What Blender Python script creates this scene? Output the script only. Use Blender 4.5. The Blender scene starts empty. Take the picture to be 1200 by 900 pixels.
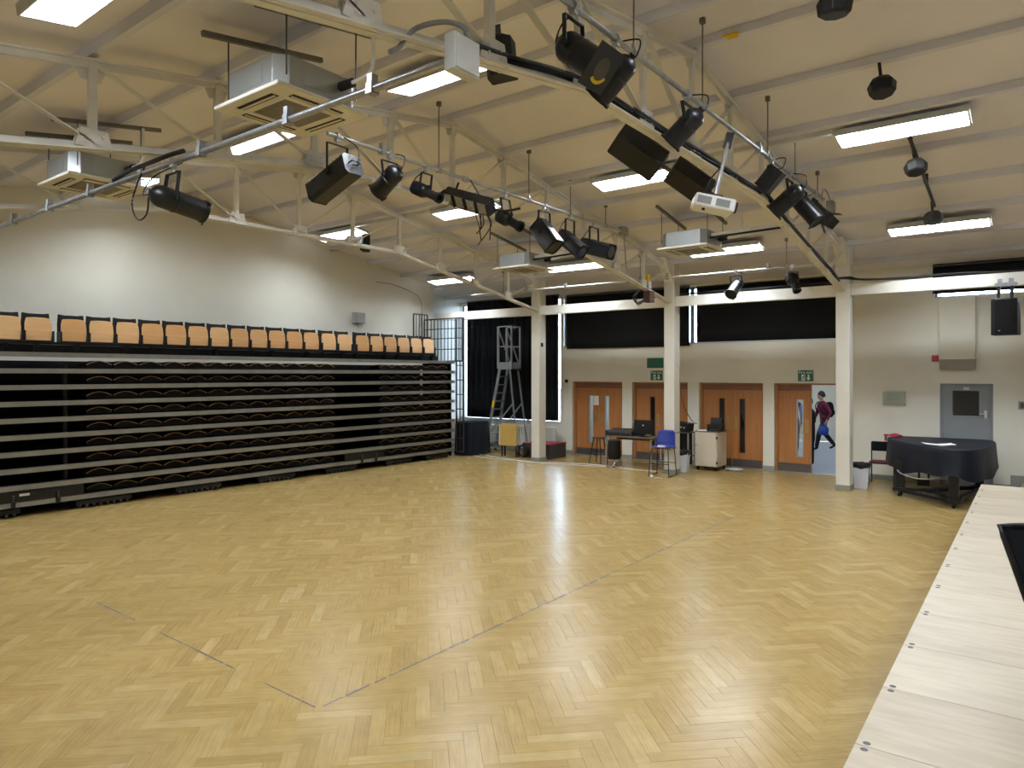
import bpy, bmesh, math, random
from mathutils import Vector, Matrix
random.seed(7)
PI = math.pi
scn = bpy.context.scene
C = scn.collection
V = Vector

# ---------------------------------------------------------------- camera, world, exposure
cam_d = bpy.data.cameras.new('camera'); cam = bpy.data.objects.new('camera', cam_d); C.objects.link(cam)
cam_d.sensor_width = 36.0; cam_d.lens = 24.6; cam_d.shift_y = -0.01
cam_d.clip_start = 0.05; cam_d.clip_end = 200
YAW = math.radians(37.53)
cam.location = (0, 0, 2.27); cam.rotation_euler = (PI/2, 0, YAW)
scn.camera = cam

world = bpy.data.worlds.new('sky'); scn.world = world; world.use_nodes = True
bgn = world.node_tree.nodes['Background']
bgn.inputs[0].default_value = (0.62, 0.78, 1.0, 1); bgn.inputs[1].default_value = 28.0
scn.view_settings.view_transform = 'Standard'; scn.view_settings.look = 'None'
scn.view_settings.exposure = 0.18; scn.view_settings.gamma = 1.0
scn.view_settings.use_curve_mapping = False
scn.cycles.sample_clamp_indirect = 4.0; scn.cycles.caustics_reflective = False; scn.cycles.caustics_refractive = False; scn.cycles.blur_glossy = 0.5
TUBE_POWER = 60.0      # emission of the fluorescent diffusers

# ---------------------------------------------------------------- materials
MATS = {}
def _new(name):
    m = bpy.data.materials.new(name); m.use_nodes = True
    nt = m.node_tree; b = nt.nodes['Principled BSDF']
    MATS[name] = m
    return m, nt, b
def mat(name, col, rough=0.6, metal=0.0, var=0.12, scale=6.0, bump=0.0, spec=0.5, coord='Object', coat=0.0):
    """plain surface with slight procedural unevenness of colour"""
    m, nt, b = _new(name)
    L = nt.links
    tc = nt.nodes.new('ShaderNodeTexCoord')
    nz = nt.nodes.new('ShaderNodeTexNoise'); nz.inputs['Scale'].default_value = scale; nz.inputs['Detail'].default_value = 4
    L.new(tc.outputs[coord], nz.inputs['Vector'])
    rp = nt.nodes.new('ShaderNodeValToRGB')
    rp.color_ramp.elements[0].position = 0.3; rp.color_ramp.elements[1].position = 0.7
    rp.color_ramp.elements[0].color = tuple(c*(1-var) for c in col)+(1,)
    rp.color_ramp.elements[1].color = tuple(min(1, c*(1+var*0.5)) for c in col)+(1,)
    L.new(nz.outputs['Fac'], rp.inputs[0]); L.new(rp.outputs[0], b.inputs['Base Color'])
    b.inputs['Roughness'].default_value = rough; b.inputs['Metallic'].default_value = metal
    b.inputs['Specular IOR Level'].default_value = spec
    b.inputs['Coat Weight'].default_value = coat
    if bump:
        bp = nt.nodes.new('ShaderNodeBump'); bp.inputs['Strength'].default_value = bump; bp.inputs['Distance'].default_value = 0.01
        n2 = nt.nodes.new('ShaderNodeTexNoise'); n2.inputs['Scale'].default_value = scale*8; n2.inputs['Detail'].default_value = 3
        L.new(tc.outputs[coord], n2.inputs['Vector']); L.new(n2.outputs['Fac'], bp.inputs['Height']); L.new(bp.outputs[0], b.inputs['Normal'])
    return m
def emit(name, col, s):
    m, nt, b = _new(name)
    b.inputs['Base Color'].default_value = (0.8, 0.8, 0.8, 1)
    b.inputs['Emission Color'].default_value = col+(1,); b.inputs['Emission Strength'].default_value = s
    return m
def wood(name, c1, c2, rough=0.4, sx=1.0, sy=1.0, sz=12.0, var_obj=False, coat=0.0, spec=0.5):
    m, nt, b = _new(name); L = nt.links
    tc = nt.nodes.new('ShaderNodeTexCoord'); mp = nt.nodes.new('ShaderNodeMapping')
    mp.inputs['Scale'].default_value = (sx, sy, sz); L.new(tc.outputs['Object'], mp.inputs[0])
    nz = nt.nodes.new('ShaderNodeTexNoise'); nz.inputs['Scale'].default_value = 2.0; nz.inputs['Detail'].default_value = 6
    L.new(mp.outputs[0], nz.inputs['Vector'])
    fac = nz.outputs['Fac']
    if var_obj:
        oi = nt.nodes.new('ShaderNodeObjectInfo'); mx = nt.nodes.new('ShaderNodeMath'); mx.operation = 'MULTIPLY_ADD'
        L.new(oi.outputs['Random'], mx.inputs[0]); mx.inputs[1].default_value = 0.5; 
        sub = nt.nodes.new('ShaderNodeMath'); sub.operation = 'SUBTRACT'; L.new(nz.outputs['Fac'], sub.inputs[0]); sub.inputs[1].default_value = 0.25
        L.new(sub.outputs[0], mx.inputs[2]); fac = mx.outputs[0]
    rp = nt.nodes.new('ShaderNodeValToRGB'); rp.color_ramp.elements[0].position = 0.25; rp.color_ramp.elements[1].position = 0.75
    rp.color_ramp.elements[0].color = c1+(1,); rp.color_ramp.elements[1].color = c2+(1,)
    L.new(fac, rp.inputs[0]); L.new(rp.outputs[0], b.inputs['Base Color'])
    b.inputs['Roughness'].default_value = rough; b.inputs['Coat Weight'].default_value = coat; b.inputs['Specular IOR Level'].default_value = spec
    return m
def glass(name, tint=(1, 1, 1)):
    m, nt, b = _new(name); L = nt.links
    nt.nodes.remove(b); out = nt.nodes['Material Output']
    tr = nt.nodes.new('ShaderNodeBsdfTransparent'); tr.inputs[0].default_value = tint+(1,)
    gl = nt.nodes.new('ShaderNodeBsdfGlossy'); gl.inputs['Roughness'].default_value = 0.02
    fr = nt.nodes.new('ShaderNodeFresnel'); fr.inputs[0].default_value = 1.45
    mx = nt.nodes.new('ShaderNodeMixShader')
    L.new(fr.outputs[0], mx.inputs[0]); L.new(tr.outputs[0], mx.inputs[1]); L.new(gl.outputs[0], mx.inputs[2]); L.new(mx.outputs[0], out.inputs[0])
    return m

mat('wall_paint', (0.73, 0.705, 0.61), 0.55, var=0.07, scale=0.7, bump=0.02, coord='Object')
mat('purlin_paint', (0.70, 0.70, 0.76), 0.6, var=0.08, scale=1.0)
mat('ceiling_paint', (0.83, 0.80, 0.83), 0.65, var=0.09, scale=0.5, bump=0.02)
mat('steel_paint', (0.74, 0.725, 0.67), 0.45, var=0.14, scale=2.5)
mat('column_paint', (0.78, 0.76, 0.68), 0.5, var=0.06, scale=1.5)
mat('skirting', (0.28, 0.29, 0.25), 0.5, var=0.1)
mat('black_metal', (0.008, 0.008, 0.009), 0.45, var=0.3, scale=9, spec=0.35)
mat('black_satin', (0.009, 0.0095, 0.011), 0.33, var=0.3, scale=9, spec=0.35)
mat('black_plastic', (0.009, 0.009, 0.010), 0.5, var=0.3, spec=0.3)
mat('black_cloth', (0.006, 0.007, 0.009), 0.9, var=0.4, scale=3, bump=0.1, spec=0.2)
mat('blind_cloth', (0.005, 0.0055, 0.007), 0.8, var=0.4, scale=1.2, bump=0.05, spec=0.25)
mat('navy_cloth', (0.006, 0.009, 0.019), 0.55, var=0.35, scale=4, bump=0.15, spec=0.3)
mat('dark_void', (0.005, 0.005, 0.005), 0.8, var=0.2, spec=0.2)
mat('galvanised', (0.42, 0.44, 0.47), 0.32, 0.85, var=0.2, scale=12)
mat('rail_metal', (0.33, 0.34, 0.33), 0.38, 0.55, var=0.12, scale=4)
mat('chrome', (0.7, 0.7, 0.72), 0.15, 1.0, var=0.05)
mat('aluminium', (0.55, 0.57, 0.6), 0.35, 0.8, var=0.12, scale=5)
mat('dark_grey_metal', (0.06, 0.06, 0.062), 0.45, 0.3, var=0.2)
mat('channel_grey', (0.17, 0.16, 0.14), 0.5, 0.3, var=0.15)
mat('grey_box', (0.30, 0.30, 0.27), 0.5, var=0.1)
mat('light_grey', (0.55, 0.56, 0.53), 0.45, var=0.08)
mat('baffle_white', (0.5, 0.5, 0.49), 0.5, var=0.02)
mat('white_plastic', (0.78, 0.78, 0.76), 0.4, var=0.05)
mat('bin_white', (0.62, 0.64, 0.72), 0.45, var=0.05)
mat('ac_panel', (0.72, 0.69, 0.60), 0.5, var=0.05)
mat('ac_body', (0.36, 0.38, 0.37), 0.38, 0.6, var=0.1, scale=3)
mat('ac_grille', (0.27, 0.25, 0.21), 0.6, var=0.1)
mat('slot_dark', (0.02, 0.018, 0.016), 0.7, var=0.2)
mat('red_plastic', (0.42, 0.02, 0.05), 0.45, var=0.1)
mat('red_fabric', (0.25, 0.02, 0.05), 0.9, var=0.2, bump=0.1)
mat('maroon_seat', (0.09, 0.015, 0.02), 0.9, var=0.2)
mat('blue_plastic', (0.012, 0.028, 0.24), 0.38, var=0.1)
mat('green_sign', (0.006, 0.11, 0.062), 0.4, var=0.05)
mat('sign_white', (0.75, 0.78, 0.74), 0.4, var=0.02)
mat('yellow_board', (0.55, 0.37, 0.10), 0.6, var=0.08)
mat('yellow_plastic', (0.75, 0.52, 0.01), 0.5, var=0.1)
mat('brown_box', (0.085, 0.04, 0.03), 0.6, var=0.15)
mat('paper', (0.82, 0.82, 0.8), 0.7, var=0.02)
mat('cream_laminate', (0.66, 0.58, 0.46), 0.45, var=0.04)
mat('grey_door_paint', (0.235, 0.25, 0.26), 0.45, var=0.06)
mat('kick_plate', (0.12, 0.10, 0.085), 0.4, 0.5, var=0.15)
mat('brass', (0.42, 0.30, 0.12), 0.4, 0.8, var=0.15)
mat('dark_glass', (0.012, 0.011, 0.01), 0.08, var=0.1)
mat('cable_white', (0.7, 0.68, 0.63), 0.5, var=0.05)
mat('conduit_grey', (0.22, 0.22, 0.22), 0.5, var=0.1)
mat('skin', (0.42, 0.24, 0.17), 0.55, var=0.08)
mat('hair_black', (0.01, 0.008, 0.007), 0.55, var=0.3)
mat('maroon_cloth', (0.16, 0.018, 0.055), 0.9, var=0.15, bump=0.1)
mat('dark_trousers', (0.012, 0.013, 0.02), 0.9, var=0.2)
mat('shirt_white', (0.7, 0.74, 0.82), 0.8, var=0.05)
mat('shirt_blue', (0.26, 0.33, 0.55), 0.85, var=0.08)
mat('grey_trousers', (0.10, 0.10, 0.12), 0.9, var=0.15)
mat('blue_bag', (0.015, 0.07, 0.38), 0.5, var=0.15)
mat('hall_floor', (0.36, 0.42, 0.52), 0.35, var=0.06, scale=2)
mat('hall_wall', (0.62, 0.62, 0.55), 0.6, var=0.05, scale=1)
mat('ground', (0.25, 0.26, 0.22), 0.9, var=0.2, scale=1)
mat('lens_dark', (0.02, 0.025, 0.03), 0.08, var=0.1)
mat('gel_amber', (0.045, 0.038, 0.012), 0.35, var=0.1)
mat('reflector', (0.75, 0.7, 0.55), 0.2, 0.8, var=0.1)
mat('floor_under', (0.16, 0.10, 0.045), 0.8, var=0.2)
mat('tape_grey', (0.075, 0.07, 0.075), 0.7, var=0.5, scale=25)
mat('radiator_white', (0.60, 0.58, 0.52), 0.45, var=0.05)
mat('plaque', (0.72, 0.74, 0.64), 0.25, var=0.04)
mat('plaque_text', (0.45, 0.52, 0.42), 0.6, var=0.05)
mat('table_top', (0.16, 0.13, 0.10), 0.5, var=0.2)
wood('door_wood', (0.33, 0.125, 0.035), (0.44, 0.19, 0.062), 0.38, sx=14, sy=14, sz=0.7)
wood('door_head', (0.15, 0.05, 0.022), (0.22, 0.08, 0.035), 0.4, sx=1, sy=10, sz=14)
wood('seat_ply', (0.68, 0.38, 0.16), (0.84, 0.54, 0.27), 0.38, sx=1, sy=1.0, sz=9, var_obj=True)
wood('ply_edge', (0.30, 0.15, 0.065), (0.42, 0.22, 0.10), 0.5, sx=2, sy=4, sz=2)
wood('stage_ply', (0.42, 0.345, 0.245), (0.55, 0.475, 0.35), 0.42, sx=1.4, sy=7, sz=2, var_obj=True, spec=0.4)
wood('step_wood', (0.25, 0.14, 0.06), (0.36, 0.21, 0.09), 0.4, sx=1, sy=8, sz=8)
glass('pane_glass', (0.93, 0.96, 0.97))
glass('acrylic', (0.95, 0.97, 0.95))
emit('tube_light', (0.90, 0.975, 1.06), TUBE_POWER)
emit('hall_fill_light', (0.93, 0.97, 1.0), 16.0)  # glow of the unseen panels added to light the outer hall

def parquet_mat(name, per_object):
    m, nt, b = _new(name); L = nt.links
    uv = nt.nodes.new('ShaderNodeUVMap'); uv.uv_map = 'UVMap'
    if per_object:
        src = nt.nodes.new('ShaderNodeObjectInfo').outputs['Random']
    else:
        at = nt.nodes.new('ShaderNodeAttribute'); at.attribute_name = 'tone'; src = at.outputs['Fac']
    # long grain, shifted from block to block
    cmb = nt.nodes.new('ShaderNodeCombineXYZ'); mul = nt.nodes.new('ShaderNodeMath'); mul.operation = 'MULTIPLY'; mul.inputs[1].default_value = 91.7
    L.new(src, mul.inputs[0]); L.new(mul.outputs[0], cmb.inputs[2])
    add = nt.nodes.new('ShaderNodeVectorMath'); L.new(uv.outputs[0], add.inputs[0]); L.new(cmb.outputs[0], add.inputs[1])
    mp = nt.nodes.new('ShaderNodeMapping'); mp.inputs['Scale'].default_value = (3, 55, 1); L.new(add.outputs[0], mp.inputs[0])
    nz = nt.nodes.new('ShaderNodeTexNoise'); nz.inputs['Scale'].default_value = 1.6; nz.inputs['Detail'].default_value = 4; L.new(mp.outputs[0], nz.inputs['Vector'])
    rp = nt.nodes.new('ShaderNodeValToRGB'); cr = rp.color_ramp
    cr.elements[0].position = 0.0; cr.elements[0].color = (0.345, 0.232, 0.080, 1)
    cr.elements[1].position = 1.0; cr.elements[1].color = (0.44, 0.315, 0.128, 1)
    e = cr.elements.new(0.22); e.color = (0.378, 0.256, 0.089, 1)
    e = cr.elements.new(0.8); e.color = (0.398, 0.275, 0.099, 1)
    L.new(src, rp.inputs[0])
    g = nt.nodes.new('ShaderNodeMapRange'); g.inputs[1].default_value = 0.3; g.inputs[2].default_value = 0.7; g.inputs[3].default_value = 0.86; g.inputs[4].default_value = 1.10
    L.new(nz.outputs['Fac'], g.inputs[0])
    # worn, dirtier patches over the whole floor, in metres
    geo = nt.nodes.new('ShaderNodeNewGeometry'); n2 = nt.nodes.new('ShaderNodeTexNoise'); n2.inputs['Scale'].default_value = 0.55; n2.inputs['Detail'].default_value = 5
    L.new(geo.outputs['Position'], n2.inputs['Vector'])
    g2 = nt.nodes.new('ShaderNodeMapRange'); g2.inputs[1].default_value = 0.35; g2.inputs[2].default_value = 0.7; g2.inputs[3].default_value = 0.95; g2.inputs[4].default_value = 1.04
    L.new(n2.outputs['Fac'], g2.inputs[0])
    n3 = nt.nodes.new('ShaderNodeTexNoise'); n3.inputs['Scale'].default_value = 7.0; n3.inputs['Detail'].default_value = 5; L.new(geo.outputs['Position'], n3.inputs['Vector'])
    g4 = nt.nodes.new('ShaderNodeMapRange'); g4.inputs[1].default_value = 0.3; g4.inputs[2].default_value = 0.7; g4.inputs[3].default_value = 0.92; g4.inputs[4].default_value = 1.07; L.new(n3.outputs['Fac'], g4.inputs[0])
    m0 = nt.nodes.new('ShaderNodeMath'); m0.operation = 'MULTIPLY'; L.new(g.outputs[0], m0.inputs[0]); L.new(g4.outputs[0], m0.inputs[1])
    mm = nt.nodes.new('ShaderNodeMath'); mm.operation = 'MULTIPLY'; L.new(m0.outputs[0], mm.inputs[0]); L.new(g2.outputs[0], mm.inputs[1])
    vs = nt.nodes.new('ShaderNodeVectorMath'); vs.operation = 'SCALE'; L.new(rp.outputs[0], vs.inputs[0]); L.new(mm.outputs[0], vs.inputs['Scale'])
    L.new(vs.outputs[0], b.inputs['Base Color'])
    g3 = nt.nodes.new('ShaderNodeMapRange'); g3.inputs[1].default_value = 0.3; g3.inputs[2].default_value = 0.7; g3.inputs[3].default_value = 0.26; g3.inputs[4].default_value = 0.33
    b.inputs['Roughness'].default_value = 0.25
    b.inputs['Specular IOR Level'].default_value = 0.34
    return m
parquet_mat('parquet', False); parquet_mat('parquet_single', True)

# ---------------------------------------------------------------- mesh helpers
def frame_of(d, up=V((0, 0, 1))):
    d = V(d).normalized()
    if abs(d.dot(up)) > 0.98: up = V((0, 1, 0)) if abs(d.y) < 0.9 else V((1, 0, 0))
    s = d.cross(up).normalized(); u = s.cross(d).normalized()
    return s, u, d
class MB:
    def __init__(self): self.v = []; self.f = []
    def add(self, vs, fs):
        o = len(self.v); self.v += [tuple(p) for p in vs]; self.f += [tuple(i+o for i in q) for q in fs]; return self
    def box(self, c, s, rot=None, taper=(1, 1)):
        c = V(c); hx, hy, hz = s[0]/2, s[1]/2, s[2]/2
        vs = []
        for z, k in ((-hz, (1, 1)), (hz, taper)):
            for x, y in ((-hx, -hy), (hx, -hy), (hx, hy), (-hx, hy)): vs.append(V((x*k[0], y*k[1], z)))
        if rot is not None: vs = [rot @ p for p in vs]
        return self.add([p+c for p in vs], [(0, 3, 2, 1), (4, 5, 6, 7), (0, 1, 5, 4), (1, 2, 6, 5), (2, 3, 7, 6), (3, 0, 4, 7)])
    def bb(self, x0, x1, y0, y1, z0, z1):
        return self.box(((x0+x1)/2, (y0+y1)/2, (z0+z1)/2), (abs(x1-x0), abs(y1-y0), abs(z1-z0)))
    def bar(self, p0, p1, w, h, up=V((0, 0, 1))):
        p0, p1 = V(p0), V(p1); s, u, d = frame_of(p1-p0, V(up))
        vs = [p+s*a*w/2+u*b*h/2 for p in (p0, p1) for a, b in ((-1, -1), (1, -1), (1, 1), (-1, 1))]
        return self.add(vs, [(0, 1, 2, 3), (7, 6, 5, 4), (0, 4, 5, 1), (1, 5, 6, 2), (2, 6, 7, 3), (3, 7, 4, 0)])
    def cyl(self, p0, p1, r0, r1=None, n=12):
        p0, p1 = V(p0), V(p1); r1 = r0 if r1 is None else r1
        s, u, d = frame_of(p1-p0)
        vs = [p+(s*math.cos(2*PI*i/n)+u*math.sin(2*PI*i/n))*r for p, r in ((p0, r0), (p1, r1)) for i in range(n)]
        fs = [(i, (i+1) % n, n+(i+1) % n, n+i) for i in range(n)]
        return self.add(vs, fs+[tuple(range(n))[::-1], tuple(range(n, 2*n))])
    def lathe(self, o, d, prof, n=20, up=V((0, 0, 1)), sq=0.0):
        """prof: (distance along d, radius); sq>0 squares the section"""
        o = V(o); s, u, d = frame_of(d, V(up)); vs = []; fs = []
        for t, r in prof:
            for i in range(n):
                a = 2*PI*(i+0.5)/n; ca, sa = math.cos(a), math.sin(a)
                k = 1.0
                if sq: k = (1-sq)+sq/max(abs(ca), abs(sa))
                vs.append(o+d*t+(s*ca+u*sa)*r*k)
        for j in range(len(prof)-1):
            for i in range(n): fs.append((j*n+i, j*n+(i+1) % n, (j+1)*n+(i+1) % n, (j+1)*n+i))
        fs.append(tuple(range(n))[::-1]); fs.append(tuple((len(prof)-1)*n+i for i in range(n)))
        return self.add(vs, fs)
    def tube(self, pts, r, n=8):
        pts = [V(p) for p in pts]; vs = []; fs = []
        for k, p in enumerate(pts):
            d = (pts[min(k+1, len(pts)-1)]-pts[max(k-1, 0)])
            s, u, d = frame_of(d)
            vs += [p+(s*math.cos(2*PI*i/n)+u*math.sin(2*PI*i/n))*r for i in range(n)]
        for k in range(len(pts)-1):
            for i in range(n): fs.append((k*n+i, k*n+(i+1) % n, (k+1)*n+(i+1) % n, (k+1)*n+i))
        fs.append(tuple(range(n))[::-1]); fs.append(tuple((len(pts)-1)*n+i for i in range(n)))
        return self.add(vs, fs)
    def prism(self, outline, a, b):
        """outline points (3D) extruded from offset a to offset b (vectors)"""
        a, b = V(a), V(b); n = len(outline); o = [V(p) for p in outline]
        vs = [p+a for p in o]+[p+b for p in o]
        fs = [(i, (i+1) % n, n+(i+1) % n, n+i) for i in range(n)]+[tuple(range(n))[::-1], tuple(range(n, 2*n))]
        return self.add(vs, fs)
    def grid(self, rows):
        nr, nc = len(rows), len(rows[0])
        return self.add([p for r in rows for p in r], [(j*nc+i, j*nc+i+1, (j+1)*nc+i+1, (j+1)*nc+i) for j in range(nr-1) for i in range(nc-1)])
    def build(self, name, m, parent=None, smooth=False, bevel=0.0, origin=None, thick=0.0, subsurf=0):
        o0 = V(origin) if origin is not None else V((0, 0, 0))
        me = bpy.data.meshes.new(name)
        me.from_pydata([tuple(V(p)-o0) for p in self.v], [], self.f)
        bm = bmesh.new(); bm.from_mesh(me); bmesh.ops.recalc_face_normals(bm, faces=bm.faces); bm.to_mesh(me); bm.free()
        me.materials.append(MATS[m])
        o = bpy.data.objects.new(name, me); C.objects.link(o)
        o.location = o0
        if parent is not None:
            o.parent = parent
            if origin is None: o.location = (0, 0, 0)
        if smooth:
            me.polygons.foreach_set('use_smooth', [True]*len(me.polygons)); 
            if smooth != 'all': 
                try: me.set_sharp_from_angle(angle=math.radians(40))
                except Exception: pass
        if thick:
            md = o.modifiers.new('solid', 'SOLIDIFY'); md.thickness = thick; md.offset = 0
        if bevel:
            md = o.modifiers.new('bevel', 'BEVEL'); md.width = bevel; md.segments = 2; md.limit_method = 'ANGLE'
        if subsurf:
            md = o.modifiers.new('sub', 'SUBSURF'); md.levels = subsurf; md.render_levels = subsurf
        return o
def tag(o, label=None, cat=None, group=None, kind=None):
    if label: o['label'] = label
    if cat: o['category'] = cat
    if group: o['group'] = group
    if kind: o['kind'] = kind
    return o
def thing(name, label, cat, loc=(0, 0, 0), rz=0.0, group=None):
    o = bpy.data.objects.new(name, None); C.objects.link(o); o.empty_display_size = 0.1
    o.location = loc; o.rotation_euler = (0, 0, rz)
    return tag(o, label, cat, group)
def struct(o): o['kind'] = 'structure'; return o
def sroot(name, loc=(0, 0, 0)):
    o = bpy.data.objects.new(name, None); C.objects.link(o); o.location = loc; return struct(o)
def copy_part(o, parent, loc=None, name=None):
    c = o.copy(); C.objects.link(c); c.parent = parent
    if loc is not None: c.location = loc
    for ch in list(o.children):
        copy_part(ch, c)
    return c
def copy_thing(o, loc, rz=None, label=None):
    c = o.copy(); C.objects.link(c); c.location = loc
    if rz is not None: c.rotation_euler = (0, 0, rz)
    if label: c['label'] = label
    for ch in list(o.children): copy_part(ch, c)
    return c
def text_mesh(name, body, size, m, parent, loc, rot, depth=0.002, align='CENTER'):
    cu = bpy.data.curves.new(name, 'FONT'); cu.body = body; cu.size = size; cu.align_x = align; cu.align_y = 'CENTER'; cu.extrude = depth
    t = bpy.data.objects.new('tmp_text', cu); C.objects.link(t)
    dg = bpy.context.evaluated_depsgraph_get(); me = bpy.data.meshes.new_from_object(t.evaluated_get(dg))
    bpy.data.objects.remove(t); me.materials.clear(); me.materials.append(MATS[m])
    o = bpy.data.objects.new(name, me); C.objects.link(o); o.parent = parent; o.location = loc; o.rotation_euler = rot
    return o
def catenary(p0, p1, sag, n=14):
    p0, p1 = V(p0), V(p1)
    return [p0.lerp(p1, t/n)-V((0, 0, sag*4*(t/n)*(1-t/n))) for t in range(n+1)]
def smooth_path(ps, n=6):
    ps = [V(p) for p in ps]; out = []
    for i in range(len(ps)-1):
        p0, p1, p2, p3 = ps[max(i-1, 0)], ps[i], ps[i+1], ps[min(i+2, len(ps)-1)]
        for k in range(n):
            t = k/n
            out.append(0.5*((2*p1)+(-p0+p2)*t+(2*p0-5*p1+4*p2-p3)*t*t+(-p0+3*p1-3*p2+p3)*t**3))
    return out+[ps[-1]]

# ---------------------------------------------------------------- dimensions of the hall
RIDGE = 7.5; ZR = 6.03; SL = 0.165
def zc(y): return ZR-SL*abs(y-RIDGE)
XL, XR = -14.25, 7.0          # left wall of the nave, right wall (outside the view)
XLA = -14.9                   # left wall of the aisle beyond the columns
YF, YN = 16.7, -1.7           # door wall, wall behind the camera
COLY = 14.9
TRX = (-3.2, -6.85, -10.5)
HALLX0, HALLX1, HALLY = -10.85, -1.6, 25.0

# ================================================================ STRUCTURE
def pierced(mb, x0, x1, y0, y1, z0, z1, holes):
    xs = sorted({x0, x1, *[h[0] for h in holes], *[h[1] for h in holes]})
    zs = sorted({z0, z1, *[h[2] for h in holes], *[h[3] for h in holes]})
    for i in range(len(xs)-1):
        run = None
        for j in range(len(zs)-1):
            cx, cz = (xs[i]+xs[i+1])/2, (zs[j]+zs[j+1])/2
            hole = any(h[0] < cx < h[1] and h[2] < cz < h[3] for h in holes)
            if hole:
                if run: mb.bb(xs[i], xs[i+1], y0, y1, run[0], run[1]); run = None
            else: run = (run[0] if run else zs[j], zs[j+1])
        if run: mb.bb(xs[i], xs[i+1], y0, y1, run[0], run[1])
    return mb

DOORX = [(-10.68, -9.10), (-8.80, -7.24), (-6.94, -5.36), (-5.10, -3.52)]
DH = 2.05
WIN1 = (-14.89, -11.08, 0.88, 4.46)
WIN2 = (-10.98, -3.45, 3.02, 4.46)
WIN3 = (-1.88, 4.0, 3.82, 4.46)
GREYD = (-1.78, -0.88, 0.0, 2.07)
holes = [(a, b, 0.0, DH) for a, b in DOORX]+[WIN1, WIN2, WIN3, GREYD]
struct(pierced(MB(), XLA, XR, YF, YF+0.3, 0, 4.9, holes).build('wall_far', 'wall_paint'))
# left wall of the nave, stepping back in the aisle behind the columns
w = MB(); w.bb(XL-0.9, XL, YN, COLY-0.12, 0, 6.3); w.bb(XLA-0.25, XLA, COLY-0.12, YF+0.3, 0, 5.2)
struct(w.build('wall_left', 'wall_paint'))
struct(MB().bb(XR, XR+0.2, YN-0.2, YF+0.3, 0, 6.3).build('wall_right', 'wall_paint'))
struct(MB().bb(XL-0.9, XR+0.2, YN-0.2, YN, 0, 5.2).build('wall_near', 'wall_paint'))
# ceiling: two sloping boards with purlins running across the trusses
ce = MB(); T = 0.06
prof = [(YN-0.2, zc(YN-0.2)), (RIDGE, ZR), (YF+0.3, zc(YF+0.3))]
ol = [V((0, y, z)) for y, z in prof]+[V((0, y, z+T)) for y, z in reversed(prof)]
ce.prism(ol, (XLA-0.3, 0, 0), (XR+0.2, 0, 0))
ceiling = struct(ce.build('ceiling', 'ceiling_paint'))
pm = None
for k in range(-7, 8):
    y = RIDGE+1.2*k
    if k == 0: y = RIDGE
    z = zc(y)-0.05
    if pm is None:
        pm = MB().box((0, 0, 0), (XR-XLA-0.1, 0.075, 0.10)).build('purlin', 'purlin_paint', ceiling)
        pu = pm
    else: pu = copy_part(pm, ceiling)
    pu.location = ((XLA+XR)/2, y, z); pu.rotation_euler = (-math.atan(SL)*(1 if k > 0 else -1 if k < 0 else 0), 0, 0)

# floor: oak blocks laid in herringbone, each block real
floor = struct(MB().bb(XLA-0.2, XR, YN, YF+0.02, -0.12, -0.012).build('floor', 'floor_under'))
W_, N_ = 0.098, 5; L_ = W_*N_; GAP = 0.0007
FX0, FX1, FY0, FY1 = -13.3, -0.2, -0.6, YF+0.15
def visible_px(x, y):
    c, s = math.cos(YAW), math.sin(YAW); d = -x*s+y*c
    if d < 0.3: return None
    px, py = 600+820*(x*c+y*s)/d, 438+820*2.27/d
    return (d, px, py) if -20 < px < 1190 and py < 915 else None
blocks = []
R2 = math.sqrt(0.5)
rng = int(26/W_)
for gy in range(-rng//2, rng):
    for gx in range(-rng, rng):
        t = (gx-gy) % (2*N_)
        if t == 0: cx, cy, ori = (gx+N_/2)*W_, (gy+0.5)*W_, 0
        elif t == 2*N_-1: cx, cy, ori = (gx+0.5)*W_, (gy+N_/2)*W_, 1
        else: continue
        X, Y = (cx-cy)*R2-6.0, (cx+cy)*R2
        if not (FX0 < X < FX1 and FY0 < Y < FY1): continue
        blocks.append((X, Y, ori))
near = []
for i, (X, Y, o) in enumerate(blocks):
    p = visible_px(X, Y)
    if p and (p[1] < 975 or p[2] < 430): near.append((p[0], i))
near.sort(); single = {i for _, i in near[:300]}
def block_geo():
    hx, hy = L_/2-GAP/2, W_/2-GAP/2; e = 0.0010
    vs = [(-hx, -hy, -0.012), (hx, -hy, -0.012), (hx, hy, -0.012), (-hx, hy, -0.012), (-hx, -hy, -e), (hx, -hy, -e), (hx, hy, -e), (-hx, hy, -e),
          (-hx+e, -hy+e, 0), (hx-e, -hy+e, 0), (hx-e, hy-e, 0), (-hx+e, hy-e, 0)]
    fs = [(8, 9, 10, 11)]+[(a, (a+1-4) % 4+4, (a+1-4) % 4+8, a+4) for a in range(4, 8)]+[(a, (a+1) % 4, (a+1) % 4+4, a+4) for a in range(4)]
    return vs, fs
bv, bf = block_geo()
bme = bpy.data.meshes.new('parquet_block'); bme.from_pydata(bv, [], bf); bme.materials.append(MATS['parquet_single'])
uvl = bme.uv_layers.new(name='UVMap')
for lp in bme.loops: uvl.data[lp.index].uv = (bv[lp.vertex_index][0], bv[lp.vertex_index][1])
sv, sf, tones, uvs = [], [], [], []
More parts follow.
